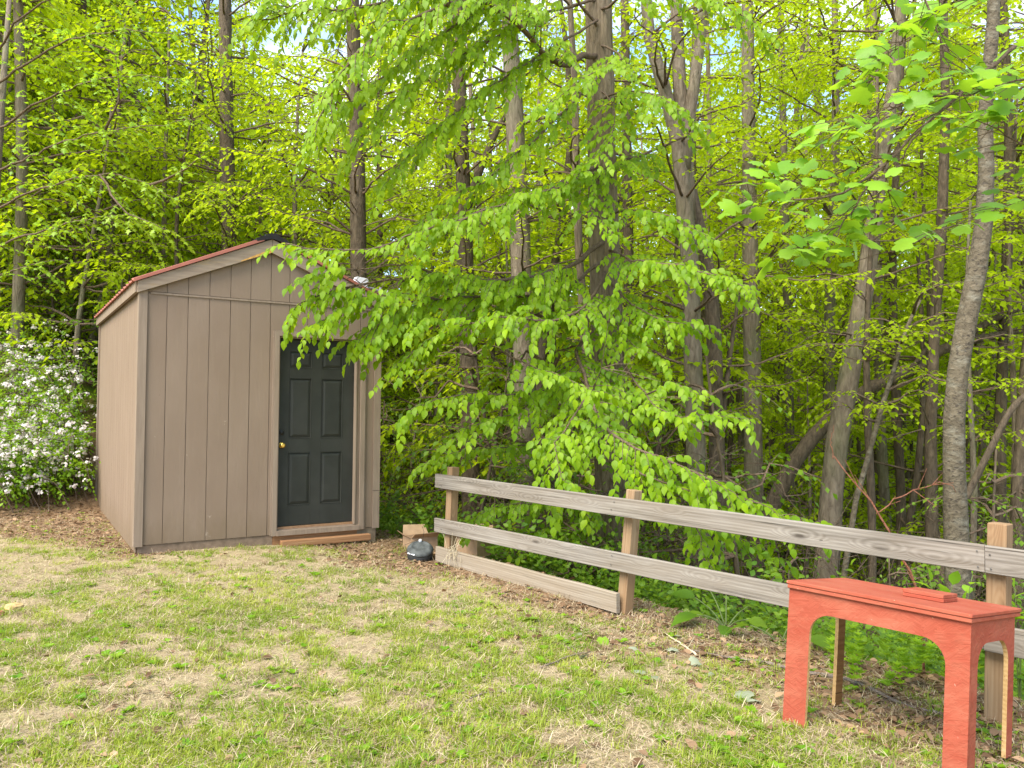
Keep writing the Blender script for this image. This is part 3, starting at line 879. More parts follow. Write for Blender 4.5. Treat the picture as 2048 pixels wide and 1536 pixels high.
def rock(name, p, size, mat, label, seed):
    r = np.random.default_rng(seed); m = MB(); n = 9; vs = []
    for j, (rr, h) in enumerate(((.85, -.3), (1.0, .15), (.86, .62), (.45, .74))):
        for k in range(n):
            a = 2 * math.pi * k / n; f = rr * (1 + .28 * (r.random() - .5))
            vs.append((size[0] * f * math.cos(a), size[1] * f * math.sin(a), size[2] * (h + .14 * (r.random() - .5))))
    fs = [(j * n + k, j * n + (k + 1) % n, (j + 1) * n + (k + 1) % n, (j + 1) * n + k) for j in range(3) for k in range(n)] + [tuple(range(3 * n, 4 * n))]
    m.add(vs, fs)
    o = link(name, m.mesh(name, mat)); o.location = (p[0], p[1], gz(p[0], p[1])); o.rotation_euler = (0.1, .08, seed)
    return tag(o, label, "rock")
rock("rock", at(28, 1216, 5.72), (.095, .06, .055), STONE, "flat ochre stone lying in the grass near the left edge", 2)
rock("rock", at(-6, 1228, 5.55), (.05, .05, .04), REDSTONE, "small reddish stone in front of the ochre stone", 4)

# ------------------------------------------------------------------ lawn: grass, straw, dry leaves
def visible_yard(n, r, y0=2.9, y1=11.5, power=1.0):
    """points over the yard in the view, denser near the camera"""
    u = r.random(n); y = y0 * (y1 / y0) ** u
    x = (r.random(n) * 1.44 - .72) * y * 1.03
    return x, y
def in_shed_np(x, y):
    dx, dy = x + 3.6602, y - 7.7108; c, s_ = math.cos(.5673), math.sin(.5673)
    a, b = c * dx + s_ * dy, -s_ * dx + c * dy
    return (a > -.02) & (a < SW + .02) & (b > -.03) & (b < SL)
def green_of(x, y):
    g = fbm(x * .9, y * .9, 71, 3) * .24 + fbm(x * 3.6, y * 3.6, 5, 3) * .36 + fbm(x * 12, y * 12, 15, 2) * .40
    g = g + .05 * sm(6.5, 3.5, y) - .05 * sm(-1.5, -4, x) * sm(4, 6, y) 
    return g
def blades(P, az, ln, w, lean, tint, mat, name, curve=.5):
    """each blade: two quads tapering to a point, bending over"""
    n = len(P)
    D = np.stack([np.cos(az), np.sin(az), np.zeros(n)], -1); Sd = np.stack([-np.sin(az), np.cos(az), np.zeros(n)], -1)
    up = np.array([0, 0, 1.0])
    p0 = P
    p1 = P + (D * (np.sin(lean) * .55)[:, None] + up * (np.cos(lean) * .55)[:, None]) * ln[:, None]
    l2 = np.minimum(lean + curve, 1.75)
    p2 = p1 + (D * (np.sin(l2) * .45)[:, None] + up * (np.cos(l2) * .45)[:, None]) * ln[:, None]
    hw = (Sd * (w * .5)[:, None])
    V = np.stack([p0 - hw, p0 + hw, p1 + hw * .8, p1 - hw * .8, p2], 1)
    o = (np.arange(n) * 5)[:, None]
    q = np.array([[0, 1, 2, 3]]) + o; t = np.array([[3, 2, 4]]) + o
    return np_mesh(name, V.reshape(-1, 3), [q, t], mat, np.concatenate([tint, tint]))
r = np.random.default_rng(5)
# tufts
x, y = visible_yard(56000, r); x2, y2 = visible_yard(26000, r, 5.0, 10.5); x, y = np.concatenate([x, x2]), np.concatenate([y, y2])
g = green_of(x, y); zn = zone_of(x, y)
keep = (r.random(len(x)) < sm(.475, .56, g) * (1 - .88 * zn) * .95 + .03) & (fence_s(x, y) < .5) & (bank_b(x, y) < 2.6) & ~in_shed_np(x, y)
x, y, g = x[keep], y[keep], g[keep]
nb = 11
cx = np.repeat(x, nb) + r.normal(0, .022, len(x) * nb); cy = np.repeat(y, nb) + r.normal(0, .022, len(x) * nb)
tn = np.repeat(np.clip(.5 + (fbm(x * 2.2, y * 2.2, 77, 3) - .5) * 1.6 + (r.random(len(x)) - .5) * .7, 0, 1), nb) + r.normal(0, .12, len(cx))
size = np.repeat(.6 + .8 * r.random(len(x)) ** 2, nb)
P = np.stack([cx, cy, ground_z(cx, cy) - .004], -1)
ln = (.019 + .032 * r.random(len(cx))) * size
blades_me = blades(P, r.random(len(cx)) * 6.283, ln, .0028 + .003 * r.random(len(cx)), np.abs(r.normal(.6, .4, len(cx))), np.clip(tn, 0, 1), GRASS, "grass", .55)
def big_tufts(n, nb, dead, name, mat, label):
    x, y = visible_yard(n, r, 2.9, 9.5); g = green_of(x, y); zn = zone_of(x, y)
    k = (fence_s(x, y) < .35) & ~in_shed_np(x, y) & (r.random(len(x)) < ((.25 + .75 * sm(.46, .58, g)) * (1 - .75 * zn) if not dead else .3 + .6 * sm(.55, .45, g)))
    x, y = x[k], y[k]; sz = .7 + .7 * r.random(len(x))
    cx = np.repeat(x, nb) + r.normal(0, 1, len(x) * nb) * np.repeat(.022 * sz, nb); cy = np.repeat(y, nb) + r.normal(0, 1, len(x) * nb) * np.repeat(.022 * sz, nb)
    az = np.arctan2(cy - np.repeat(y, nb), cx - np.repeat(x, nb)) + r.normal(0, .6, len(cx))
    P = np.stack([cx, cy, ground_z(cx, cy) - .004], -1)
    tn = np.repeat(r.random(len(x)) * (.55 if not dead else .45), nb) + r.normal(.1, .12, len(cx))
    me = blades(P, az, (.032 + .045 * r.random(len(cx))) * np.repeat(sz, nb), .003 + .003 * r.random(len(cx)), np.abs(r.normal(.65, .35, len(cx))), np.clip(tn, 0, 1), mat, name, .7)
    tag(link(name, me), label, "grass", kind='stuff')
big_tufts(1500, 30, False, "grass_tufts", GRASS, "taller dark green grass tufts standing out of the lawn")
big_tufts(420, 26, True, "dead_tufts", STRAW, "dead brown grass tufts in the lawn")
tag(link("grass", blades_me), "short patchy green lawn grass growing in tufts", "grass", kind='stuff')
# straw and clipped dead grass lying flat
x, y = visible_yard(130000, r); x2, y2 = visible_yard(110000, r, 5.2, 10.5); x, y = np.concatenate([x, x2]), np.concatenate([y, y2])
keep = (fence_s(x, y) < .45) & (bank_b(x, y) < 3.2) & ~in_shed_np(x, y) & (r.random(len(x)) < .35 + .65 * fbm(x * 2.1, y * 2.1, 44, 3))
x, y = x[keep], y[keep]; n = len(x)
P = np.stack([x, y, ground_z(x, y) + .002 + .014 * r.random(n)], -1)
me = blades(P, r.random(n) * 6.283, .02 + .07 * r.random(n) ** 1.6, .0018 + .0028 * r.random(n), np.clip(r.normal(1.36, .16, n), .7, 1.56), np.clip(r.normal(.55, .28, n), 0, 1), STRAW, "straw", .12)
tag(link("straw", me), "dry straw and clipped dead grass strewn over the lawn", "straw", kind='stuff')
# fallen leaves
def scatter_leaves(n, fn, seed, size, name, label, mat=LITTER, tm=T_leaf, lift=.012):
    r = np.random.default_rng(seed)
    x, y = fn(n, r); n = len(x)
    P = np.stack([x, y, ground_z(x, y) + .004 + lift * r.random(n)], -1)
    a = r.random(n) * 6.283
    D = np.stack([np.cos(a), np.sin(a), r.normal(0, .22, n)], -1); N = np.stack([r.normal(0, .35, n), r.normal(0, .35, n), np.ones(n)], -1)
    L = size[0] + size[1] * r.random(n)
    return tag(link(name, leaf_batch(name, tm(), P, D, N, L, mat, np.clip(r.normal(.5, .28, n), 0, 1))), label, kind='stuff')
def f_lit(n, r):
    x, y = visible_yard(n, r, 3.0, 15); x2, y2 = visible_yard(16000, r, 7.5, 14.5); x, y = np.concatenate([x, x2]), np.concatenate([y, y2])
    k = (r.random(len(x)) < zone_of(x, y) * .9 + .035) & ~in_shed_np(x, y) & (fence_s(x, y) < 3.5)
    return x[k], y[k]
tag(scatter_leaves(26000, f_lit, 8, (.02, .05), "leaf_litter", "brown fallen leaves along the fence line and the bank"), cat="leaf litter")
def f_far(n, r):
    y = 8 + 22 * r.random(n) ** 1.6; x = (r.random(n) * 1.7 - .85) * y
    k = ((fence_s(x, y) > .8) | (bank_b(x, y) > 2.5)) & ~in_shed_np(x, y)
    return x[k], y[k]
tag(scatter_leaves(14000, f_far, 9, (.05, .09), "forest_litter", "dead brown leaves covering the floor of the wood", tm=T_diamond), cat="leaf litter")
# broad low weeds in the lawn
x, y = visible_yard(2600, r); g = green_of(x, y)
keep = (fence_s(x, y) < .4) & (bank_b(x, y) < 2) & ~in_shed_np(x, y) & (r.random(len(x)) < sm(.42, .6, g) * .8 + .12)
x, y = x[keep], y[keep]; nl = 6
cx, cy = np.repeat(x, nl), np.repeat(y, nl); a = r.random(len(cx)) * 6.283
P = np.stack([cx, cy, ground_z(cx, cy) + .006], -1); D = np.stack([np.cos(a), np.sin(a), .25 + .35 * r.random(len(cx))], -1)
me = leaf_batch("clover", T_leaf(), P, D, np.tile([0, 0, 1.], (len(cx), 1)) + r.normal(0, .15, (len(cx), 3)), np.repeat(.018 + .035 * r.random(len(x)) ** 2, nl), LEAF_MAPLE, np.repeat(np.clip(r.normal(.6, .25, len(x)), 0, 1), nl))
tag(link("lawn_weeds", me), "small broad leaved weeds scattered through the lawn", "weeds", kind='stuff')


# ------------------------------------------------------------------ trees
def poly(pts, n):
    """smooth resampling of a short polyline"""
    pts = np.asarray(pts, float)
    if len(pts) < 3:
        t = np.linspace(0, 1, n)[:, None]; return pts[0] * (1 - t) + pts[-1] * t
    d = np.concatenate([[0], np.cumsum(np.linalg.norm(np.diff(pts, axis=0), axis=1))]); u = np.linspace(0, d[-1], n)
    tang = np.gradient(pts, d, axis=0)
    k = np.clip(np.searchsorted(d, u, 'right') - 1, 0, len(pts) - 2)
    h = (d[k + 1] - d[k])[:, None]; t = ((u - d[k])[:, None]) / h
    return ((2 * t**3 - 3 * t**2 + 1) * pts[k] + (t**3 - 2 * t**2 + t) * h * tang[k] + (-2 * t**3 + 3 * t**2) * pts[k + 1] + (t**3 - t**2) * h * tang[k + 1])

class Leaves:
    def __init__(s): s.P, s.D, s.N, s.L, s.T = [], [], [], [], []
    def add(s, P, D, N, L, T): s.P.append(P); s.D.append(D); s.N.append(N); s.L.append(L); s.T.append(T)
    def arrays(s): return [np.concatenate(q) for q in (s.P, s.D, s.N, s.L, s.T)]

def twig_leaves(lv, pts, r, spacing, L, droop, spread=.75, tint=.5, face=(0, 0, 1.0)):
    """leaves set alternately along one twig"""
    ln = float(np.linalg.norm(np.diff(pts, axis=0), axis=1).sum())
    n = max(2, int(ln / spacing))
    q = poly(pts, n + 1)[1:]
    t = unit(np.gradient(poly(pts, n + 1), axis=0))[1:]
    side = unit(np.cross(t, [0, 0, 1.0]))
    sg = np.where(np.arange(n) % 2 == 0, 1.0, -1.0)[:, None]
    D = t * (.55 + .25 * r.random((n, 1))) + side * sg * spread * (.7 + .6 * r.random((n, 1))) + np.array([0, 0, -1.0]) * droop * (.6 + .8 * r.random((n, 1)))
    D[-1] = t[-1] + np.array([0, 0, -droop * .8])
    N = np.array(face) + r.normal(0, .28, (n, 3)) + side * sg * .25
    lv.add(q, unit(D), N, L * (.65 + .5 * r.random(n)), np.clip(tint + r.normal(0, .2, n), 0, 1))

def spray(mb, lv, pts, r, rad, L, twig_len=.5, step=.16, spacing=.05, droop=.8, start=.15, sides=5, tint=.5, limb_leaves=True, flat=.25, face=(0, 0, 1.0)):
    """a limb with drooping side twigs, all in leaf"""
    ln = float(np.linalg.norm(np.diff(pts, axis=0), axis=1).sum())
    n = max(6, int(ln / .18)); q = poly(pts, n)
    q[1:-1] += r.normal(0, .012, (n - 2, 3))
    mb.tube(q, [rad * (1 - .82 * i / (n - 1)) for i in range(n)], sides)
    m = max(2, int(ln * (1 - start) / step))
    qq = poly(q, 200); tt = unit(np.gradient(qq, axis=0))
    for i in range(m):
        u = start + (1 - start) * (i + r.random() * .7) / m
        k = min(199, int(u * 199)); p, t = qq[k], tt[k]
        sd = np.cross(t, [0, 0, 1.0]); sd = sd / (np.linalg.norm(sd) + 1e-6) * (1 if i % 2 else -1)
        l = twig_len * (1.15 - .65 * u) * (.55 + .75 * r.random())
        d = unit(t * (.75 + .3 * r.random()) + sd * (.75 + .5 * r.random()) + np.array([0, 0, r.normal(.05, flat)]))
        a = p + d * l * .5 + np.array([0, 0, -.04 * l]); b = p + d * l + np.array([0, 0, -(.28 + .25 * r.random()) * l])
        tw = poly([p, a, b], 5)
        mb.tube(tw, [.0042 * max(.6, rad / .02) * (1 - .7 * j / 4) for j in range(5)], 4, False)
        twig_leaves(lv, tw, r, spacing, L, droop, tint=tint + r.normal(0, .12), face=face)
    if limb_leaves:
        twig_leaves(lv, q[int(n * max(start, .45)):], r, spacing * 1.1, L, droop, tint=tint, face=face)

def trunk_px(pts, Y, ws, n=14):
    """trunk drawn through photograph points at one distance: polyline (base first) and radii"""
    P = [at(x, y, Y if not isinstance(Y, (list, tuple)) else Y[i]) for i, (x, y) in enumerate(pts)]
    q = poly(P, n)
    d = np.concatenate([[0], np.cumsum(np.linalg.norm(np.diff(np.array(P), axis=0), axis=1))]); u = np.linspace(0, d[-1], n)
    Ym = Y if not isinstance(Y, (list, tuple)) else float(np.mean(Y))
    return q, list(np.interp(u, d, np.array(ws) / 2 / F * Ym))

def to_ground(q, rad, flare=1.35):
    """carries a trunk polyline down into the terrain"""
    b = q[0]; t = unit(q[0] - q[2]); 
    k = 0
    p = b.copy()
    while p[2] > gz(p[0], p[1]) - .25 and k < 80:
        p = p + np.array([t[0] * .1 * .6, t[1] * .1 * .6, -.1]); k += 1
    if k > 2:
        mid = (b + p) / 2
        return np.vstack([[p], [mid], q]), [rad[0] * flare, rad[0] * 1.1] + list(rad)
    return q, rad

def tree_root(name, base, label, cat="tree", group=None):
    return tag(empty(name, (base[0], base[1], base[2])), label, cat, group)

def child_mesh(name, mb, mat, root, smooth=True):
    o = link(name, mb.mesh(name, mat, smooth), root)
    o.matrix_local = Matrix.Translation(-root.location)
    return o

def child_leaves(name, lv, tm, mat, root, kind=None):
    P, D, N, L, T = lv.arrays()
    o = link(name, leaf_batch(name, tm, P, D, N, L, mat, T), root)
    o.matrix_local = Matrix.Translation(-root.location)
    if kind: o['kind'] = kind
    return o

# ---- the big trunk with the drooping birch-like limbs in front of the wood
rb = np.random.default_rng(21)
q, rad = trunk_px([(1226, 1190), (1224, 1000), (1219, 800), (1212, 600), (1206, 400), (1201, 200), (1197, 0), (1194, -300)], 9.6, [76, 70, 66, 64, 60, 56, 54, 46], 20)
q, rad = to_ground(q, rad)
birch = tree_root("birch_tree", (q[0][0], q[0][1], gz(q[0][0], q[0][1])), "thick ridged trunk whose long drooping leafy limbs reach over the shed")
m = MB(); m.tube(q, rad, 16, True, .10, rb); child_mesh("trunk", m, BARK, birch)
lv = Leaves()
PX = lambda *a: [at(*p) for p in a]
limbs = [  # (points, radius, twig length, step, droop, tint)
    (PX((1195, 112, 9.5), (1164, 112, 9.2), (1133, 131, 8.9), (1095, 113, 8.6), (1048, 61, 8.3), (960, 0, 8.0), (860, 20, 7.7), (760, 70, 7.5), (680, 150, 7.3), (630, 250, 7.2)), .040, .62, .13, .9, .55),
    (PX((1200, -20, 9.5), (1090, -90, 8.8), (960, -70, 8.3), (840, -20, 7.9), (700, 20, 7.6), (560, 30, 7.5), (500, 40, 7.4)), .030, .60, .15, .9, .6),
    (PX((1204, 330, 9.5), (1140, 360, 9.0), (1060, 390, 8.5), (942, 431, 7.9), (839, 465, 7.6), (720, 500, 7.4), (640, 500, 7.3), (572, 486, 7.25)), .026, .50, .13, .85, .55),
    (PX((1380, 270, 10.6), (1297, 304, 9.9), (1215, 335, 9.0), (1096, 380, 8.3), (1000, 410, 8.1), (900, 440, 7.9)), .022, .50, .15, .8, .45),
    (PX((1214, 480, 9.5), (1130, 535, 8.9), (1010, 556, 8.4), (880, 560, 8.0), (780, 560, 7.75), (690, 575, 7.55), (625, 596, 7.45), (590, 618, 7.42)), .030, .52, .105, .95, .6),
    (PX((1214, 520, 9.5), (1100, 588, 8.8), (960, 594, 8.3), (860, 600, 8.0), (775, 635, 7.7), (705, 685, 7.55)), .024, .52, .11, .95, .6),
    (PX((1213, 540, 9.5), (1180, 600, 8.7), (1110, 640, 8.1), (1020, 640, 7.8), (930, 650, 7.65), (850, 690, 7.6), (790, 740, 7.6)), .022, .46, .13, .9, .5),
    (PX((1216, 760, 9.4), (1110, 775, 8.7), (1010, 790, 8.1), (920, 790, 7.8), (850, 810, 7.6), (800, 845, 7.5)), .018, .36, .16, .9, .55),
    (PX((1110, 775, 8.7), (1020, 830, 8.1), (950, 850, 7.9), (890, 890, 7.75)), .010, .30, .20, .9, .5),
    (PX((1000, 700, 8.3), (1080, 740, 7.8), (1150, 760, 7.4), (1200, 785, 7.2)), .010, .26, .16, 1.0, .7),
    (PX((1216, 640, 9.5), (1160, 690, 8.9), (1180, 780, 8.0), (1215, 860, 7.4), (1290, 900, 7.0), (1400, 950, 6.75), (1500, 1000, 6.6), (1600, 1040, 6.55), (1650, 1060, 6.5)), .026, .44, .12, .95, .5),
    (PX((1180, 780, 8.0), (1140, 850, 7.4), (1110, 900, 7.1), (1125, 960, 6.9), (1160, 985, 6.85)), .012, .36, .14, .95, .5),
    (PX((1215, 860, 7.4), (1260, 930, 7.0), (1330, 970, 6.8), (1420, 1000, 6.7), (1520, 1060, 6.6)), .012, .34, .14, .95, .5),
    (PX((1240, 690, 9.3), (1290, 790, 8.0), (1350, 830, 7.4), (1430, 830, 7.2), (1500, 838, 7.1)), .012, .36, .16, .9, .5),
    (PX((1290, 790, 8.0), (1340, 770, 7.7), (1400, 790, 7.4)), .010, .30, .2, .9, .5),
    (PX((1222, 960, 9.4), (1300, 1010, 8.2), (1390, 1050, 7.3), (1470, 1075, 7.0), (1560, 1120, 6.8)), .014, .30, .18, .9, .5),
    (PX((1390, 1050, 7.3), (1405, 1090, 7.0), (1425, 1140, 6.85)), .008, .24, .14, .9, .55),
    (PX((1224, 980, 9.4), (1140, 1000, 8.8), (1050, 1005, 8.4), (970, 1020, 8.2), (930, 1060, 8.15)), .014, .36, .15, .85, .35),
    (PX((1224, 1010, 9.4), (1150, 1050, 8.9), (1070, 1060, 8.5), (1000, 1080, 8.3)), .012, .34, .15, .85, .3),
    (PX((1224, 900, 9.5), (1110, 890, 9.2), (1000, 895, 8.9), (910, 905, 8.7), (840, 935, 8.6)), .014, .36, .15, .8, .5),
    (PX((1213, 500, 9.5), (1270, 520, 8.7), (1340, 530, 8.2), (1430, 550, 7.9), (1500, 580, 7.7)), .018, .46, .13, .9, .5),
    (PX((1214, 560, 9.5), (1270, 610, 8.7), (1330, 640, 8.3), (1420, 650, 8.0)), .014, .42, .16, .9, .4),
    (PX((1196, 20, 9.5), (1290, -20, 8.7), (1390, -10, 8.2), (1470, 20, 8.0), (1540, 70, 7.9)), .020, .46, .15, .9, .55),
    (PX((1198, 90, 9.5), (1240, 110, 9.0), (1180, 150, 8.3), (1120, 190, 8.0), (1060, 230, 7.9)), .014, .44, .15, .9, .65),
    (PX((1197, 0, 9.5), (1080, 30, 8.9), (960, 90, 8.4), (850, 150, 8.1), (760, 230, 7.9), (700, 300, 7.8)), .020, .55, .14, .9, .6),
    (PX((1206, 330, 9.5), (1180, 380, 8.9), (1190, 430, 8.4), (1230, 470, 8.2)), .010, .40, .15, .9, .55),
    (PX((1200, 180, 9.5), (1230, 230, 8.8), (1210, 290, 8.4), (1170, 330, 8.2)), .010, .40, .15, .9, .55),
    (PX((1216, 620, 9.5), (1240, 660, 8.9), (1280, 700, 8.5), (1330, 720, 8.3)), .010, .36, .16, .9, .5),
    (PX((1190, -60, 9.4), (1050, -20, 8.8), (900, 60, 8.3), (760, 160, 7.9), (650, 260, 7.6), (615, 305, 7.55)), .020, .5, .12, 1.0, .65),
    (PX((1195, 40, 9.4), (1080, 110, 8.8), (960, 190, 8.4), (840, 290, 8.1), (765, 375, 7.9)), .018, .5, .13, 1.0, .6),
    (PX((1200, 150, 9.4), (1110, 240, 8.9), (1010, 330, 8.5), (900, 400, 8.2), (825, 455, 8.0)), .018, .42, .15, 1.0, .55),
    (PX((1150, -120, 9.2), (950, -110, 8.5), (760, -60, 7.9), (600, 10, 7.6), (510, 50, 7.5)), .020, .6, .11, 1.0, .7),
    (PX((1199, 60, 9.5), (1120, -40, 9.0), (1020, -60, 8.6), (900, -30, 8.3), (800, 10, 8.1)), .020, .55, .14, .9, .65),
    (PX((1204, 200, 9.5), (1260, 180, 8.9), (1330, 200, 8.4), (1400, 250, 8.1)), .014, .42, .15, .9, .5),
    (PX((1210, 430, 9.5), (1280, 420, 8.8), (1350, 440, 8.4), (1430, 480, 8.1)), .014, .42, .15, .9, .45),
    (PX((900, 560, 8.0), (820, 530, 7.7), (740, 535, 7.55), (665, 545, 7.45), (605, 558, 7.4)), .012, .44, .11, .9, .6),
    (PX((880, 600, 8.0), (790, 590, 7.7), (700, 610, 7.5), (650, 640, 7.42), (622, 658, 7.4)), .012, .44, .11, .9, .6),
    (PX((940, 640, 8.0), (860, 640, 7.8), (790, 660, 7.65), (740, 690, 7.6)), .012, .42, .11, .9, .55),
]
for i, (pts, rd, tl, st, dr, ti) in enumerate(limbs):
    m = MB()
    spray(m, lv, np.array(pts), rb, rd, .096, tl * 1.15, st * (.36 if pts[-1][2] < 2.6 else .52), .040, dr * 1.05, .20, 6, ti, True, .30, (-.15, -.62, .62))
    child_mesh("limb", m, TWIG, birch)
P, D, N, L, T = lv.arrays()
# the bough is thin where the lamp on the shed shows through
lx, lz = P[:, 0] / P[:, 1], (P[:, 2] - CZ) / P[:, 1]
gap = (np.abs(lx + .178) < .038) & (np.abs(lz - .172) < .024) & (P[:, 1] < 9.4)
P, D, N, L, T = P[~gap], D[~gap], N[~gap], L[~gap], T[~gap]
px_size = L / P[:, 1]
order = np.argsort(-px_size * (np.abs(P[:, 0] / P[:, 1]) < .66))
big, rest = order[:300], order[300:]
o = link("foliage", leaf_batch("foliage", T_leaf(), P[rest], D[rest], N[rest], L[rest], LEAF_NEAR, T[rest]), birch)
o.matrix_local = Matrix.Translation(-birch.location); o['kind'] = 'stuff'
def leaf_meshes(name, tm, mat, k=5):
    return [leaf_batch(name, tm, np.zeros((1, 3)), np.array([[1., 0, 0]]), np.array([[0, 0, 1.]]), np.ones(1), mat, np.array([(i + .5) / k])) for i in range(k)]
def leaf_objects(name, P, D, N, L, T, meshes, root):
    Dn, Sn, Nn = leaf_frames(D, N)
    for i in range(len(P)):
        M = Matrix((Dn[i], Sn[i], Nn[i])).transposed().to_4x4() @ Matrix.Scale(float(L[i]), 4)
        M.translation = Vector(P[i]) - root.location
        link(name, meshes[min(len(meshes) - 1, int(T[i] * len(meshes)))], root, M)
leaf_objects("leaf", P[big], D[big], N[big], L[big], T[big], leaf_meshes("leaf", T_leaf(), LEAF_NEAR), birch)

# ---- tulip tree whose big-leaved boughs hang in at the upper right
rt = np.random.default_rng(33)
tb = at(2330, 1100, 5.4)
tulip = tree_root("tulip_tree", (tb[0], tb[1], gz(tb[0], tb[1])), "tree at the right edge with boughs of very large lobed bright leaves")
m = MB()
m.tube([(tb[0], tb[1], gz(tb[0], tb[1]) - .3), (tb[0] - .02, tb[1], 1.5), (tb[0] + .03, tb[1], 4.0), (tb[0], tb[1] + .05, 7.5)], [.17, .14, .12, .08], 12, True, .08, rt); child_mesh("trunk", m, BARK_GREY, tulip)
bough = [
    (PX((2310, 40, 5.3), (2180, 30, 5.1), (2060, 70, 4.9), (1985, 130, 4.75), (1925, 185, 4.6), (1850, 250, 4.5), (1750, 345, 4.4), (1670, 390, 4.3), (1590, 400, 4.25)), .018, 0),
    (PX((1925, 185, 4.6), (1800, 210, 4.45), (1730, 240, 4.35), (1660, 270, 4.3)), .007, 0),
    (PX((1860, -120, 4.9), (1850, -20, 4.8), (1872, 60, 4.75), (1898, 130, 4.65), (1912, 178, 4.6)), .009, 1),
    (PX((2310, 130, 5.3), (2150, 120, 5.0), (2040, 160, 4.8), (1960, 182, 4.7), (1880, 200, 4.6)), .012, 0),
    (PX((2320, 330, 5.3), (2160, 330, 4.9), (2050, 290, 4.7), (1980, 250, 4.6), (1930, 230, 4.55)), .010, 0),
    (PX((2310, 360, 5.3), (2180, 380, 5.0), (2050, 400, 4.8), (1960, 430, 4.7), (1860, 470, 4.6), (1800, 500, 4.6)), .008, 0),
    (PX((1800, 300, 4.45), (1720, 330, 4.5), (1640, 360, 4.55), (1560, 370, 4.6), (1500, 400, 4.6)), .006, 0),
    (PX((1860, 240, 4.5), (1790, 330, 4.6), (1740, 420, 4.7), (1700, 470, 4.7)), .006, 0),
    (PX((1750, 345, 4.4), (1690, 440, 4.45), (1640, 480, 4.5), (1600, 500, 4.5)), .006, 0),
    (PX((2300, 220, 5.2), (2160, 200, 4.9), (2060, 205, 4.7), (2000, 230, 4.6)), .008, 0),
    (PX((1870, 60, 4.75), (1800, 90, 4.6), (1760, 120, 4.6)), .005, 1),
    (PX((2100, -40, 5.0), (2000, -20, 4.8), (1900, 10, 4.7), (1840, 40, 4.65)), .008, 1),
]
lt = Leaves()
for pts, rd, dens in bough:
    m = MB(); q = poly(np.array(pts), 24); q[1:-1] += rt.normal(0, .006, (22, 3)); m.tube(q, [rd * (1 - .7 * i / 23) for i in range(24)], 7)
    t = unit(np.gradient(q, axis=0)); n = 0
    for k in range(6, 24):
        if q[k][0] / q[k][1] > .76: continue
        for rep in range(2 if k > 10 else 1):
            side = np.cross(t[k], [0, 0, 1.]); side = side / (np.linalg.norm(side) + 1e-6) * (1 if (k + rep) % 2 else -1)
            e = q[k] + unit(t[k] * (.2 + .8 * rt.random()) + side * (.6 + .5 * rt.random()) + np.array([0, 0, rt.normal(.05, .35)])) * (.07 + .24 * rt.random())
            m.tube([q[k], (q[k] + e) / 2 + np.array([0, 0, .012]), e], [.0026, .0022, .0018], 4, False)
            dr = e - q[k]; dr[2] = 0
            D = unit(unit(dr) + np.array([rt.normal(0, .4), rt.normal(-.15, .4), -.35 + rt.normal(0, .3)]))
            lt.add(e[None], D[None], (np.array([0, -.55, .8]) + rt.normal(0, .28, 3))[None], np.array([.075 + .075 * rt.random()]), np.array([rt.random()]))
    child_mesh("bough", m, TWIG, tulip)
P, D, N, L, T = lt.arrays()
leaf_objects("leaf", P, D, N, L, T, leaf_meshes("leaf", T_lobed(), LEAF_TULIP, 6), tulip)

# ---- trunks one can tell apart
def limb_out(m, lv, p, az, ln, r, rad, L, up=.35, twig=.9, step=.28, spacing=.10, droop=.35, tint=.5):
    d = np.array([math.cos(az), math.sin(az), 0])
    pts = [p, p + d * ln * .35 + np.array([0, 0, up * ln * .35]), p + d * ln * .7 + np.array([0, 0, up * ln * .5]), p + d * ln + np.array([0, 0, up * ln * .45])]
    pts = np.array(pts); pts[1:] += r.normal(0, .07 * ln ** .5, (3, 3))
    spray(m, lv, pts, r, rad, L, twig, step, spacing, droop, .25, 5, tint, True, .18)

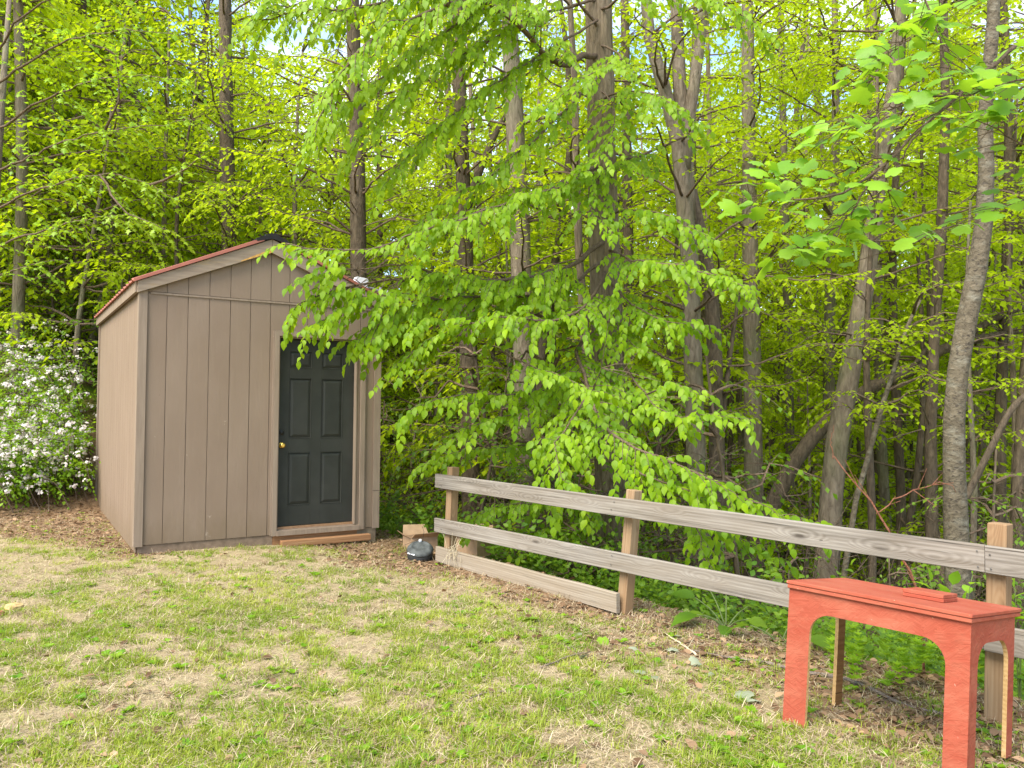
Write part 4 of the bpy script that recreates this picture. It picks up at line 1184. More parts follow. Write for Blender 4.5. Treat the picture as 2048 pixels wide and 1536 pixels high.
def named_tree(name, label, stems, bark, seed, crown=None, leafmat=None, cat="tree", dead=0):
    """stems: list of (photograph points base first, distance, widths in px); the first is carried down to the ground"""
    r = np.random.default_rng(seed)
    m = MB(); root = None; qs = []
    for i, (pts, Y, ws) in enumerate(stems):
        q, rad = trunk_px(pts, Y, ws, 14)
        if i == 0 or (len(pts) and pts[0][1] > 950):
            q, rad = to_ground(q, rad)
        if root is None:
            root = tree_root(name, (q[0][0], q[0][1], gz(q[0][0], q[0][1])), label, cat)
        m.tube(q, rad, 12, True, .10, r); qs.append((q, rad))
    child_mesh("trunk", m, bark, root)
    if dead:
        mb = MB(); q, rad = qs[0]
        for k in range(dead):
            u = r.random(); j = min(len(q) - 2, int(u * (len(q) - 1))); p = q[j] + (q[j + 1] - q[j]) * r.random()
            a = r.random() * 6.283; l = .5 + 1.4 * r.random()
            d = np.array([math.cos(a), math.sin(a), r.normal(.0, .18)])
            e = p + d * l + np.array([0, 0, -.12 * l]); tw = poly([p, p + d * l * .5 + np.array([0, 0, .05 * l]), e], 5) + r.normal(0, .015, (5, 3))
            mb.tube(tw, [.014, .011, .008, .006, .003], 5, False)
            for z in range(5):
                k2 = 1 + int(r.random() * 3); dd = unit(d + r.normal(0, .6, 3)); l2 = l * (.2 + .3 * r.random())
                mb.tube([tw[k2], tw[k2] + dd * l2 * .5 + r.normal(0, .02, 3), tw[k2] + dd * l2], [.005, .004, .002], 4, False)
        child_mesh("dead_branches", mb, TWIG, root)["kind"] = "stuff"
    if crown:
        mb, lv = MB(), Leaves()
        q, rad = qs[0]
        n, z0, z1, ln, L, tint = crown
        for k in range(n):
            z = z0 + (z1 - z0) * (k + r.random()) / n
            j = int(np.argmin(np.abs(q[:, 2] - z))); p = q[j].copy()
            limb_out(mb, lv, p, r.random() * 6.283, ln * (.6 + .7 * r.random()), r, .022, L, .25 + .25 * r.random(), .75, .17, .065, .4, tint)
        child_mesh("branches", mb, TWIG, root)["kind"] = "stuff"
        child_leaves("crown", lv, T_diamond(), leafmat or LEAF_FOREST, root, "stuff")
    return root

named_tree("forked_tree", "grey brown tree forking into three upright limbs right of the thick ridged trunk",
    [([(1408, 1200), (1396, 1000), (1390, 850), (1384, 650), (1376, 480), (1366, 380), (1352, 260), (1320, 150), (1298, 70), (1288, -60), (1280, -260)], 11.0, [42, 39, 37, 36, 35, 33, 29, 27, 24, 21, 18]),
     ([(1376, 440), (1372, 330), (1362, 220), (1356, 100), (1352, 0), (1350, -260)], 11.1, [30, 30, 28, 25, 23, 20]),
     ([(1368, 340), (1380, 230), (1392, 140), (1404, 50), (1412, -60), (1424, -240)], 11.0, [27, 25, 23, 21, 19, 15])], BARK_GREY, 51, (21, 1.95, 7, 2.09, 0.095, 0.4))
named_tree("twin_stem_tree", "slimmer dark stem leaning against the forked tree from its right side",
    [([(1436, 1150), (1434, 950), (1432, 780), (1426, 640), (1412, 520), (1396, 440), (1386, 380)], 11.4, [34, 32, 30, 30, 28, 24, 16]),
     ([(1438, 900), (1452, 780), (1470, 640), (1484, 560)], 11.4, [12, 10, 8, 6])], BARK_DARK, 52, (9, 0.9, 3.4, 1.43, 0.085, 0.4))
named_tree("oak_tree", "straight dark grey trunk standing between the forked tree and the leaning tree",
    [([(1512, 1200), (1508, 1000), (1505, 800), (1502, 600), (1498, 350), (1496, 100), (1494, -150)], 14.0, [40, 38, 36, 34, 28, 24, 20])], BARK_GREY, 53, (28, 2.625, 9, 2.64, 0.1, 0.5))
named_tree("leaning_tree", "mottled grey trunk leaning right behind the red stand",
    [([(1648, 1190), (1660, 1040), (1672, 900), (1704, 720), (1738, 520), (1756, 360), (1780, 220), (1798, 60), (1812, -140)], 12.0, [52, 47, 43, 40, 36, 30, 26, 23, 20])], BARK_GREY, 54, (18, 2.55, 8, 2.2, 0.1, 0.5), dead=10)
named_tree("spotted_tree", "pale trunk speckled with dark marks right behind the right fence post",
    [([(1916, 1150), (1910, 1000), (1907, 860), (1922, 700), (1944, 590), (1962, 490), (1972, 380), (1971, 220), (1984, 80), (1990, -160)], 8.6, [48, 43, 40, 39, 38, 35, 31, 27, 24, 20])], BARK_SPOT, 55, None)
named_tree("fallen_tree", "dark leaning fallen trunk slanting up to the right behind the spotted tree",
    [([(1545, 1010), (1592, 920), (1650, 848), (1740, 776), (1830, 738), (1900, 690), (1960, 678), (2080, 652)], 13.0, [34, 30, 28, 25, 23, 20, 16, 12]),
     ([(1896, 692), (1950, 660), (2010, 628), (2090, 600)], 13.0, [18, 15, 13, 10]),
     ([(1820, 740), (1860, 690), (1900, 660)], 12.9, [8, 7, 5])], BARK_DARK, 56, None, dead=0)
named_tree("slanting_sapling", "thin dark stem slanting out to the right of the spotted trunk",
    [([(1924, 1010), (1950, 960), (1985, 890), (2030, 810), (2090, 760)], 9.4, [14, 14, 13, 12, 10])], BARK_DARK, 57, None)
named_tree("pine_tree", "dark pine trunk with bare dead branches rising behind the shed's right roof slope",
    [([(724, 980), (720, 700), (716, 480), (713, 240), (708, 100), (702, -100)], 13.0, [34, 33, 32, 30, 28, 26])], BARK_DARK, 58, (28, 3.375, 8.5, 2.2, 0.1, 0.75), dead=44)
named_tree("hemlock_tree", "dark trunk half hidden in leaves left of the shed's roof peak",
    [([(464, 900), (460, 600), (456, 400), (452, 200), (450, 0), (448, -120)], 15.0, [32, 30, 29, 27, 24, 22])], BARK_DARK, 59, (32, 3, 9.5, 2.42, 0.1, 0.75), dead=16)
named_tree("poplar_tree", "pale grey trunk just left of the thick ridged trunk",
    [([(1058, 1150), (1054, 950), (1050, 780), (1044, 580), (1036, 380), (1028, 220), (1020, 60), (1012, -140)], 12.2, [50, 46, 44, 42, 40, 36, 32, 26])], BARK_GREY, 60, (18, 2.625, 8, 2.2, 0.1, 0.5))
named_tree("maple_tree", "brown trunk standing behind the left end of the fence",
    [([(944, 1100), (940, 900), (936, 680), (930, 480), (924, 300), (918, 100), (914, -100)], 13.5, [40, 38, 36, 32, 28, 24, 20]),
     ([(930, 430), (960, 340), (990, 270), (1030, 200)], 13.4, [18, 15, 12, 8])], BARK_DARK, 61, (23, 2.4, 8, 2.2, 0.1, 0.5), dead=18)
named_tree("slim_tree", "slim dark trunk right beside the thick ridged trunk",
    [([(1268, 1150), (1262, 900), (1258, 650), (1256, 420), (1252, 200), (1248, -50)], 13.0, [24, 22, 21, 20, 18, 16])], BARK_DARK, 62, (18, 2.25, 7.5, 1.98, 0.095, 0.4))
named_tree("beech_tree", "slim trunk behind the fallen trunk, right of the leaning tree",
    [([(1780, 1150), (1766, 950), (1758, 800), (1757, 640), (1752, 450), (1750, 250), (1746, 0)], 16.0, [22, 21, 20, 19, 18, 16, 14])], BARK_GREY, 63, (23, 1.5, 9, 2.42, 0.11, 0.6))
named_tree("pale_sapling", "thin pale sapling leaning right between the leaning and spotted trees",
    [([(1712, 1000), (1740, 900), (1762, 820), (1786, 745), (1812, 660), (1840, 600)], 11.0, [11, 10, 10, 9, 8, 6])], BARK_SPOT, 64, (12, 1.2, 2.8, 1.1, 0.085, 0.4))
named_tree("ash_tree", "grey slim trunk nearest the left edge of the picture",
    [([(30, 900), (36, 620), (44, 400), (42, 200), (36, 0), (32, -150)], 13.5, [26, 24, 22, 20, 18, 16])], BARK_GREY, 65, (23, 3, 9.5, 2.2, 0.1, 0.55))
named_tree("hickory_tree", "thin grey trunk between the leaning tree and the straight dark trunk",
    [([(1584, 1150), (1580, 950), (1578, 780), (1574, 600), (1570, 400), (1564, 150), (1558, -200)], 17.0, [20, 19, 18, 17, 15, 13, 11])], BARK_GREY, 66, (23, 1.875, 9, 2.42, 0.11, 0.6))

# lobed-leaved maple in front of the hillside at the upper left
rm = np.random.default_rng(70)
mbq = at(-40, 700, 11.6)
sug = tree_root("sugar_maple", (mbq[0], mbq[1], gz(mbq[0], mbq[1])), "young tree with small lobed bright leaves spreading over the left hillside above the white blossom")
m = MB(); m.tube([(mbq[0], mbq[1], gz(mbq[0], mbq[1]) - .2), (mbq[0] + .1, mbq[1], 2.6), (mbq[0] + .25, mbq[1] - .1, 5.0), (mbq[0] + .3, mbq[1], 7.5)], [.10, .085, .06, .03], 9); child_mesh("trunk", m, BARK_GREY, sug)
lv = Leaves(); mb = MB()
for pts in ([(-30, 500, 11.5), (60, 470, 11.0), (160, 440, 10.6), (270, 430, 10.3)], [(-25, 430, 11.5), (80, 380, 10.9), (200, 350, 10.5), (300, 370, 10.2), (350, 395, 10.1)],
            [(-20, 350, 11.5), (90, 300, 10.9), (210, 260, 10.5), (320, 250, 10.2), (400, 238, 10.0)], [(-20, 270, 11.5), (90, 200, 11), (190, 160, 10.6), (290, 150, 10.3), (380, 160, 10.1)],
            [(-15, 180, 11.5), (80, 110, 11), (180, 70, 10.7), (270, 60, 10.4), (360, 70, 10.2)], [(-15, 120, 11.5), (50, 30, 11), (150, -20, 10.7), (260, -10, 10.4)],
            [(200, 350, 10.5), (250, 420, 10.2), (330, 460, 10.0)], [(210, 260, 10.5), (236, 200, 10.4), (230, 90, 10.3)], [(-30, 560, 11.5), (30, 540, 11.2), (110, 520, 10.9)],
            [(300, 370, 10.2), (370, 340, 10.1), (420, 300, 10.0)]):
    spray(mb, lv, np.array(PX(*pts)), rm, .020, .088, .62, .14, .062, .35, .12, 5, .5, True, .3)
child_mesh("branches", mb, TWIG, sug)["kind"] = "stuff"
child_leaves("crown", lv, T_star(), LEAF_MAPLE, sug, "stuff")

# ---- the wood behind: each kind is built a few times, then copied tree by tree
def proto_canopy(seed, H):
    r = np.random.default_rng(seed); m = MB(); lv = Leaves()
    lean = r.normal(0, .035, 2)
    zs_ = np.linspace(-.4, H, 12); q = np.stack([lean[0] * zs_ + .04 * np.sin(zs_ * .6 + seed), lean[1] * zs_ + .04 * np.cos(zs_ * .5), zs_], -1)
    rad = [(.17 + .01 * r.random()) * (1.25 if z < 0 else 1) * (1 - .75 * max(z, 0) / H) for z in zs_]
    m.tube(q, rad, 9, True, .12, r)
    mt = m; mb = MB()
    for k in range(46):
        z = H * (.13 + .87 * (k + r.random()) / 46); j = int(np.argmin(np.abs(zs_ - z)))
        ln = (1.2 + 2.6 * math.sin(math.pi * min(1, (z / H - .2) / .85))) * (.6 + .7 * r.random())
        limb_out(mb, lv, q[j] + (0, 0, r.normal(0, .3)), r.random() * 6.283, ln, r, .026, .14, .40, 1.0, .16, .065, .35, .55)
    for k in range(14):       # dead stubs on the lower trunk
        z = H * (.05 + .3 * r.random()); j = int(np.argmin(np.abs(zs_ - z))); a = r.random() * 6.283; l = .4 + 1.2 * r.random()
        d = np.array([math.cos(a), math.sin(a), r.normal(.1, .25)])
        mb.tube([q[j], q[j] + d * l * .5, q[j] + d * l + r.normal(0, .1, 3)], [.014, .010, .004], 4, False)
    return mt, mb, lv, T_diamond()
def proto_under(seed, H, spread, L, n):
    r = np.random.default_rng(seed); m = MB(); lv = Leaves()
    zs_ = np.linspace(-.3, H, 10); w = r.normal(0, .12, 2)
    q = np.stack([w[0] * zs_ * .5 + .12 * np.sin(zs_ * 1.1 + seed), w[1] * zs_ * .5 + .12 * np.cos(zs_ * .9 + seed), zs_], -1)
    m.tube(q, [.055 * (H / 6) * (1 - .85 * max(z, 0) / H) + .006 for z in zs_], 7, True, .1, r)
    mb = MB()
    for k in range(n):
        z = H * (.12 + .86 * (k + r.random()) / n); j = int(np.argmin(np.abs(zs_ - z)))
        ln = spread * (1.05 - .6 * z / H) * (.5 + .7 * r.random())
        limb_out(mb, lv, q[j], r.random() * 6.283, ln, r, .016, L, .16, .62, .125, .055, .4, .5)
    return m, mb, lv, T_diamond()
def finish(pr, bark, leafm):
    m, mb, lv, tm = pr
    P, D, N, L, T = lv.arrays()
    return m.mesh("trunk", bark, True), mb.mesh("branches", TWIG), leaf_batch("crown", tm, P, D, N, L, leafm, T)
CAN = [finish(proto_canopy(101 + i, 13 + 2.2 * i), [BARK, BARK_GREY, BARK_DARK, BARK_GREY][i], LEAF_FOREST) for i in range(4)]
UND = [finish(proto_under(201 + i, [6.5, 5.0, 8.0, 4.0, 5.6][i], [2.3, 2.0, 2.6, 1.7, 2.2][i], .092, [36, 30, 42, 26, 34][i]), [BARK_DARK, BARK_GREY][i % 2], LEAF_FOREST) for i in range(5)]
def proto_far(seed, H):
    r = np.random.default_rng(seed); m = MB(); lv = Leaves(); mb = MB()
    zs_ = np.linspace(-.4, H, 8); q = np.stack([.1 * np.sin(zs_ * .5 + seed), .1 * np.cos(zs_ * .4), zs_], -1)
    m.tube(q, [.16 * (1 - .8 * max(z, 0) / H) for z in zs_], 7, True, .1, r)
    for k in range(40):
        z = H * (.06 + .94 * (k + r.random()) / 40); j = int(np.argmin(np.abs(zs_ - z)))
        limb_out(mb, lv, q[j] + (0, 0, r.normal(0, .3)), r.random() * 6.283, (1.0 + 2.2 * math.sin(math.pi * min(1, z / H * .9 + .1))) * (.6 + .7 * r.random()), r, .025, .27, .3, 1.2, .26, .17, .35, .55)
    return m, mb, lv, T_diamond()
FAR = [finish(proto_far(401 + i, 9 + 2.0 * i), [BARK_GREY, BARK_DARK, BARK][i], LEAF_FOREST) for i in range(3)]
def proto_pole(seed, H):
    r = np.random.default_rng(seed); m = MB(); lv = Leaves(); mb = MB()
    zs_ = np.linspace(-.6, H, 12); w = r.normal(0, .03, 2)
    q = np.stack([w[0] * zs_ + .06 * np.sin(zs_ * .8 + seed), w[1] * zs_ + .06 * np.cos(zs_ * .7 + seed), zs_], -1)
    m.tube(q, [(.075 + .02 * r.random()) * (1 - .7 * max(z, 0) / H) for z in zs_], 8, True, .15, r)
    for k in range(20):
        z = H * (.45 + .55 * (k + r.random()) / 20); j = int(np.argmin(np.abs(zs_ - z)))
        limb_out(mb, lv, q[j], r.random() * 6.283, .8 + 1.2 * r.random(), r, .016, .11, .4, .8, .17, .07, .35, .5)
    for k in range(12):
        z = H * (.08 + .4 * r.random()); j = int(np.argmin(np.abs(zs_ - z))); a = r.random() * 6.283; l = .3 + .9 * r.random()
        d = np.array([math.cos(a), math.sin(a), r.normal(.15, .25)])
        mb.tube([q[j], q[j] + d * l * .5 + r.normal(0, .04, 3), q[j] + d * l + r.normal(0, .1, 3)], [.010, .006, .002], 4, False)
    return m, mb, lv, T_diamond()
POLE = [finish(proto_pole(501 + i, 10 + 1.5 * i), [BARK_GREY, BARK_DARK, BARK, BARK_DARK][i], LEAF_FOREST) for i in range(4)]
def proto_tall(seed, H):
    r = np.random.default_rng(seed); m = MB(); lv = Leaves(); mb = MB()
    zs_ = np.linspace(-.6, H, 12); q = np.stack([.15 * np.sin(zs_ * .4 + seed), .15 * np.cos(zs_ * .3), zs_], -1)
    m.tube(q, [.20 * (1 - .8 * max(z, 0) / H) for z in zs_], 8, True, .1, r)
    for k in range(84):
        z = H * (.10 + .90 * (k + r.random()) / 84); j = int(np.argmin(np.abs(zs_ - z)))
        limb_out(mb, lv, q[j] + (0, 0, r.normal(0, .4)), r.random() * 6.283, (1.2 + 2.6 * math.sin(math.pi * min(1, z / H * .85 + .12))) * (.6 + .7 * r.random()), r, .025, .20, .3, 1.1, .20, .115, .35, .55)
    return m, mb, lv, T_diamond()
TALL = [finish(proto_tall(601 + i, 21 + 3 * i), [BARK_GREY, BARK_DARK][i % 2], LEAF_FOREST) for i in range(3)]
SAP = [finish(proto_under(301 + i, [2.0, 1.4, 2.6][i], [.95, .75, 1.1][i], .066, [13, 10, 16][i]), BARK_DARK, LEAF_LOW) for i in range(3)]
tree_n = [0]
def where(x, y):
    px = 1024 + F * x / y
    return ("beyond the white blossom" if px < 195 else "behind the shed" if px < 760 else "behind the left fence bay" if px < 1235 else
            "behind the right fence bay" if px < 1580 else "behind the red stand")
def plant(kind, meshes, x, y, rz, sc_, label, group, lean=(0, 0)):
    o = empty(kind, (x, y, gz(x, y)))
    o.rotation_euler = (lean[0], lean[1], rz); o.scale = (sc_, sc_, sc_)
    bark = {BARK: 'ridged brown bark', BARK_GREY: 'grey bark', BARK_DARK: 'dark bark'}[meshes[0].materials[0]]
    label = label.replace('#', where(x, y)).replace('@', bark); group = group.replace('#', where(x, y)).replace('@', bark)
    tag(o, label, "tree" if kind not in ("sapling", "hillside_bush") else ("sapling" if kind == "sapling" else "bush"), group)
    for nm, me in zip(("trunk", "branches", "crown"), meshes):
        c = link(nm, me, o)
        if nm != "trunk": c['kind'] = 'stuff'
    tree_n[0] += 1
    return o
rf = np.random.default_rng(404)
taken = [(q_.location.x, q_.location.y) for q_ in bpy.data.objects if q_.type == 'EMPTY' and q_.get('category') == 'tree']
def free(x, y, d):
    if in_shed_np(np.array([x]), np.array([y]))[0]: return False
    return all((x - a) ** 2 + (y - b) ** 2 > d * d for a, b in taken)
def wood(n, y0, y1, d, kind, protos, label, group, smin, scl, pw=1.0, umax=.78, thin=0.0, umin=-.78):
    k = tries = 0
    while k < n and tries < n * 60:
        tries += 1
        y = y0 + (y1 - y0) * rf.random() ** pw; x = (rf.random() * 2 - 1) * umax * y
        if x < umin * y or (x > .10 * y and rf.random() < thin): continue
        s, b = float(fence_s(x, y)), float(bank_b(x, y))
        if s < smin and b < 4.2: continue
        # nothing may grow between the camera and the shed, fence, blossom or lawn
        if y < 13.5 and x < -1.2: continue
        if not free(x, y, d): continue
        taken.append((x, y))
        plant(kind, protos[int(rf.integers(len(protos)))], x, y, rf.random() * 6.283, scl[0] + (scl[1] - scl[0]) * rf.random(), label, group, (rf.normal(0, .03), rf.normal(0, .03)))
        k += 1
wood(40, 15, 34, 1.4, "forest_tree", CAN, "tall tree with @ in the near wood #", "tall near trees with @ #", 4.0, (.72, 1.1))
wood(60, 28, 85, 2.2, "distant_tree", CAN, "tall tree with @ in the far wood #", "tall far trees with @ #", 6.0, (.9, 1.5), .8)
wood(110, 13.0, 30, .8, "understory_tree", UND, "small leafy tree with @ in the near wood #", "small near trees with @ #", 3.2, (.8, 1.75), thin=.62)
wood(60, 11, 30, .55, "slender_tree", POLE, "slender pole like tree with @ #", "slender trees with @ #", 2.6, (.7, 1.25), 1.0, .74, 0, -.16)
wood(44, 24, 48, 1.4, "distant_small_tree", UND, "small leafy tree with @ deep in the wood #", "small trees with @ deep in the wood #", 5.0, (.9, 1.6))
wood(190, 30, 120, 1.6, "far_leafy_tree", FAR, "leafy tree with @ on the far slope #", "leafy trees with @ on the far slope #", 6.0, (.7, 1.25), .75)
wood(52, 24, 62, 1.8, "tall_leafy_tree", TALL, "very tall leafy tree with @ deep in the wood #", "very tall trees with @ deep in the wood #", 4.0, (.85, 1.25), 1.0, .66)
wood(80, 8.5, 20, .5, "sapling", SAP, "low leafy sapling on the ravine slope #", "saplings on the ravine slope #", 1.5, (.8, 1.6), 1.1, .70, .55)
# hillside rising at the left behind the shed
def hill(n, lo, hi, kind, protos, label, group, scl, d):
    k = tries = 0
    while k < n and tries < n * 80:
        tries += 1
        y = lo + (hi - lo) * rf.random(); x = -(.24 + .56 * rf.random()) * y
        if not free(x, y, d): continue
        if bank_b(x, y) < 4.0 and fence_s(x, y) < 2.5: continue
        taken.append((x, y))
        plant(kind, protos[int(rf.integers(len(protos)))], x, y, rf.random() * 6.283, scl[0] + (scl[1] - scl[0]) * rf.random(), label, group, (rf.normal(0, .03), rf.normal(0, .03)))
        k += 1
hill(90, 14.0, 30, "hillside_tree", UND, "bright leafy tree with @ on the hillside #", "bright hillside trees with @ #", (.9, 1.9), .9)
hill(60, 13.5, 24, "hillside_bush", SAP, "low green bush on the hillside #", "low hillside bushes #", (1.1, 2.2), .6)
hill(95, 17, 60, "hillside_far_tree", FAR, "leafy tree with @ high on the hillside #", "high hillside trees with @ #", (.7, 1.2), 1.3)
hill(26, 17, 45, "hillside_tall_tree", CAN, "tall tree with @ on the hillside #", "tall hillside trees with @ #", (.8, 1.1), 2.0)

# ------------------------------------------------------------------ white blossoming bush beside the shed
rw = np.random.default_rng(90)
bb_ = at(70, 900, 12.2)
bush = tag(empty("flowering_bush", (bb_[0], bb_[1], gz(bb_[0], bb_[1]))), "bramble bush covered in white blossom on the bank left of the shed", "bush")
mb, lv, fl = MB(), Leaves(), Leaves()
for i in range(420):
    x0, y0_ = (-6.9 + rw.normal(0, 1.1), 11.9 + rw.normal(0, .9)) if i < 210 else (-6.25 + rw.normal(0, .35), 11.2 + rw.normal(0, .55))
    if bool(in_shed_np(np.array([x0]), np.array([y0_]))[0]): continue
    a = rw.random() * 6.283; l = 1.2 + 1.2 * rw.random(); h = .4 + 1.1 * rw.random()
    if i >= 210: l *= .45; h *= .6
    g0 = gz(x0, y0_)
    d = np.array([math.cos(a), math.sin(a), 0])
    pts = np.array([[x0, y0_, g0], [x0, y0_, g0 + h] + d * l * .3, [x0, y0_, g0 + h * .95] + d * l * .7, [x0, y0_, g0 + h * .45] + d * l])
    q = poly(pts, 10)
    if (bank_b(q[:, 0], q[:, 1]) < (1.9 if i < 210 else 1.25)).any(): continue
    dx, dy = q[:, 0] + 3.6602, q[:, 1] - 7.7108
    if ((math.cos(.5673) * dx + math.sin(.5673) * dy) > -.12).any(): continue
    mb.tube(q, [.009 * (1 - .7 * j / 9) for j in range(10)], 4, False)
    for k in range(2, 10):
        for rep in range(3):
            e = q[k] + rw.normal(0, .13, 3); twig_leaves(lv, np.array([q[k], (q[k] + e) / 2, e + (0, 0, -.03)]), rw, .045, .062, .4, .8, .45)
        if rw.random() < .62:
            for rep in range(1 + int(rw.random() * 2.2)):
                c = q[k] + rw.normal(0, .13, 3) + np.array([0, 0, .04])
                n = 9
                u = rw.normal(0, 1, (n, 3)); u[:, 2] = np.abs(u[:, 2]); u[:, 1] -= .6; u = unit(u)
                fl.add(c + u * (.01 + .07 * rw.random((n, 1))), unit(np.cross(u, rw.normal(0, 1, (n, 3)))), u, .018 + .016 * rw.random(n), rw.random(n))
child_mesh("stems", mb, TWIG, bush)["kind"] = "stuff"
child_leaves("foliage", lv, T_diamond(), LEAF_MAPLE, bush, "stuff")
child_leaves("blossom", fl, (np.array([(-.5, -.5, 0), (.5, -.5, .1), (.5, .5, 0), (-.5, .5, .1)]), [np.array([[0, 1, 2, 3]])]), PETAL, bush, 'stuff')

# ------------------------------------------------------------------ low growth beyond the fence
ru = np.random.default_rng(95)
lv, mb = Leaves(), MB()
k = 0
while k < 1900:
    y = 3.2 + 12 * ru.random(); x = (ru.random() * 1.5 - .75) * y
    s = float(fence_s(x, y))
    if s < .45 or s > 9 or (s < 1.2 and ru.random() < (.8 if x > 1.2 else .4)) or (x < -1.2 and y < 13 and s < .8): continue
    k += 1
    g0 = gz(x, y); h = .10 + .5 * ru.random() ** 1.5 + .12 * min(s, 3)
    for st in range(3):
        a = ru.random() * 6.283; d = np.array([math.cos(a), math.sin(a), 0])
        pts = np.array([[x, y, g0], np.array([x, y, g0 + h * .7]) + d * h * .25, np.array([x, y, g0 + h]) + d * h * .6])
        twig_leaves(lv, poly(pts, 5)[1:], ru, .05, .05 + .03 * ru.random(), .2, .9, .15 + .6 * ru.random())
        if st == 0: mb.tube(poly(pts, 4), [.004, .0035, .003, .002], 3, False)
P, D, N, L, T = lv.arrays()
D = unit(D + ru.normal(0, .35, D.shape)); N = N + np.array([0, -.5, 0]) + ru.normal(0, .35, N.shape)
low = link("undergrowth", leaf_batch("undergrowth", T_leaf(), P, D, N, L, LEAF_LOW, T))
tag(low, "low green undergrowth on the slope behind the fence", "undergrowth", kind='stuff')

# bare brush that fills the wood between the trunks
br = MB()
for i in range(420):
    y = 9 + 12 * rf.random(); x = (rf.random() * 1.35 - .62) * y
    if float(fence_s(x, y)) < 1.6 or (x < -1.2 and y < 13.2): continue
    g0 = gz(x, y); a = rf.random() * 6.283; h = .8 + 2.6 * rf.random()
    d = np.array([math.cos(a), math.sin(a), 0]); p = np.array([x, y, g0])
    q = poly([p, p + d * h * .15 + (0, 0, h * .5), p + d * h * .5 + (0, 0, h)], 7) + rf.normal(0, .03, (7, 3))
    br.tube(q, [.011 * (1 - .8 * j / 6) for j in range(7)], 4, False)
    for z in range(9):
        j = 2 + int(rf.random() * 4); dd = unit(rf.normal(0, 1, 3) * (1, 1, .5) + d * .4); l2 = .25 + .6 * rf.random()
        e = q[j] + dd * l2; mid = (q[j] + e) / 2 + rf.normal(0, .04, 3)
        br.tube([q[j], mid, e], [.006, .0045, .002], 3, False)
        for w_ in range(2): br.tube([mid, mid + unit(dd + rf.normal(0, .7, 3)) * l2 * .4], [.003, .0015], 3, False)
tag(link("brushwood", br.mesh("brushwood", TWIG)), "tangle of bare twigs between the trunks of the wood", "brushwood", kind='stuff')

# burdock with big leaves under the lower rail
def big_leaf_plant(name, p, label, specs, mat, cat="plant", seed=1):
    root = tag(empty(name, p), label, cat); r = np.random.default_rng(seed); mms = leaf_meshes("leaf", T_leaf(), mat, 4)
    m = MB(); L_ = Leaves()
    for az, ln, el, size in specs:
        d = np.array([math.cos(az) * math.cos(el), math.sin(az) * math.cos(el), math.sin(el)]) * ln
        e = d + np.array([0, 0, -.05 * ln]); m.tube(poly([(0, 0, -.02), d * .5 + (0, 0, .04 * ln), e], 6), [.007, .0065, .006, .005, .0045, .004], 6)
        D = unit(np.array([math.cos(az), math.sin(az), -.25 + r.normal(0, .15)]))
        L_.add((np.array(p) + e)[None], D[None], (np.array([0, -.2, 1.]) + r.normal(0, .2, 3))[None], np.array([size]), np.array([r.random()]))
    part("stalk", m, ROOT, root, True)
    P, D, N, L, T = L_.arrays(); leaf_objects("leaf", P, D, N, L, T, mms, root)
    return root
def spot(px, py, Y):
    q = at(px, py, Y); return (q[0], q[1], gz(q[0], q[1]))
big_leaf_plant("burdock", spot(1452, 1262, 5.75), "burdock with broad drooping leaves under the lower rail left of the stand", [(2.6, .30, .7, .20), (3.4, .26, .45, .22), (2.0, .34, .9, .19), (4.4, .18, .35, .16), (1.3, .3, .8, .18), (3.0, .18, .5, .17), (.4, .26, .6, .17), (5.5, .2, .5, .15)], LEAF_LOW, seed=3)
big_leaf_plant("burdock", spot(1560, 1262, 5.35), "small burdock beside the left leg of the red stand behind the fence", [(2.8, .22, .5, .18), (5.6, .2, .4, .2), (.5, .25, .8, .15)], LEAF_LOW, seed=4)
def sapling_px(name, px, py, Y, label, tips, mat, L, seed):
    r = np.random.default_rng(seed); p = spot(px, py, Y)
    root = tag(empty(name, p), label, "sapling"); m = MB(); L_ = Leaves(); base = np.array(p)
    for tp in tips:
        e = at(*tp); q = poly([base, (base + e) / 2 + r.normal(0, .03, 3), e], 7); m.tube(q, [.006 * (1 - .7 * j / 6) for j in range(7)], 5)
        twig_leaves(L_, q[3:], r, .055, L, .25, .9, .55)
    child_mesh("stem", m, ROOT, root)
    P, D, N, L, T = L_.arrays(); leaf_objects("leaf", P, D, N, L, T, leaf_meshes("leaf", T_leaf(), mat, 4), root)
sapling_px("sapling", 1900, 1330, 4.75, "leafy seedling behind the right end of the red stand", [(1860, 1160, 4.7), (1905, 1170, 4.6), (1930, 1200, 4.6), (1945, 1150, 4.75), (1890, 1190, 4.5)], LEAF_TULIP, .105, 6)
sapling_px("sapling", 2040, 1340, 4.6, "leafy seedling right of the right fence post", [(2030, 1175, 4.5), (2060, 1160, 4.5), (2020, 1200, 4.5)], LEAF_TULIP, .10, 7)
# whorled weeds under the stand
rr_ = np.random.default_rng(61)
lv, mb = Leaves(), MB()
for i in range(34):
    px, py = 1590 + 440 * rr_.random(), 1330 + 60 * rr_.random(); Yd = 4.35 + .5 * rr_.random()
    q = at(px, py, Yd); 
    if not (-.55 < float(fence_s(q[0], q[1])) < .6): continue
    g0 = gz(q[0], q[1]); h = .10 + .20 * rr_.random(); b = np.array([q[0], q[1], g0]); e = b + np.array([rr_.normal(0, .05), rr_.normal(0, .05), h])
    mb.tube([b, (b + e) / 2, e], [.003, .0025, .0015], 4, False)
    for t in (.35, .55, .75, .9, 1.0):
        c = b + (e - b) * t; n = 7; a = np.arange(n) * 6.283 / n + rr_.random()
        lv.add(np.tile(c, (n, 1)), np.stack([np.cos(a), np.sin(a), np.full(n, .6)], -1), np.tile([0, 0, 1.], (n, 1)) + rr_.normal(0, .1, (n, 3)), np.full(n, .035 + .02 * rr_.random()) , np.full(n, .7))
P, D, N, L, T = lv.arrays()
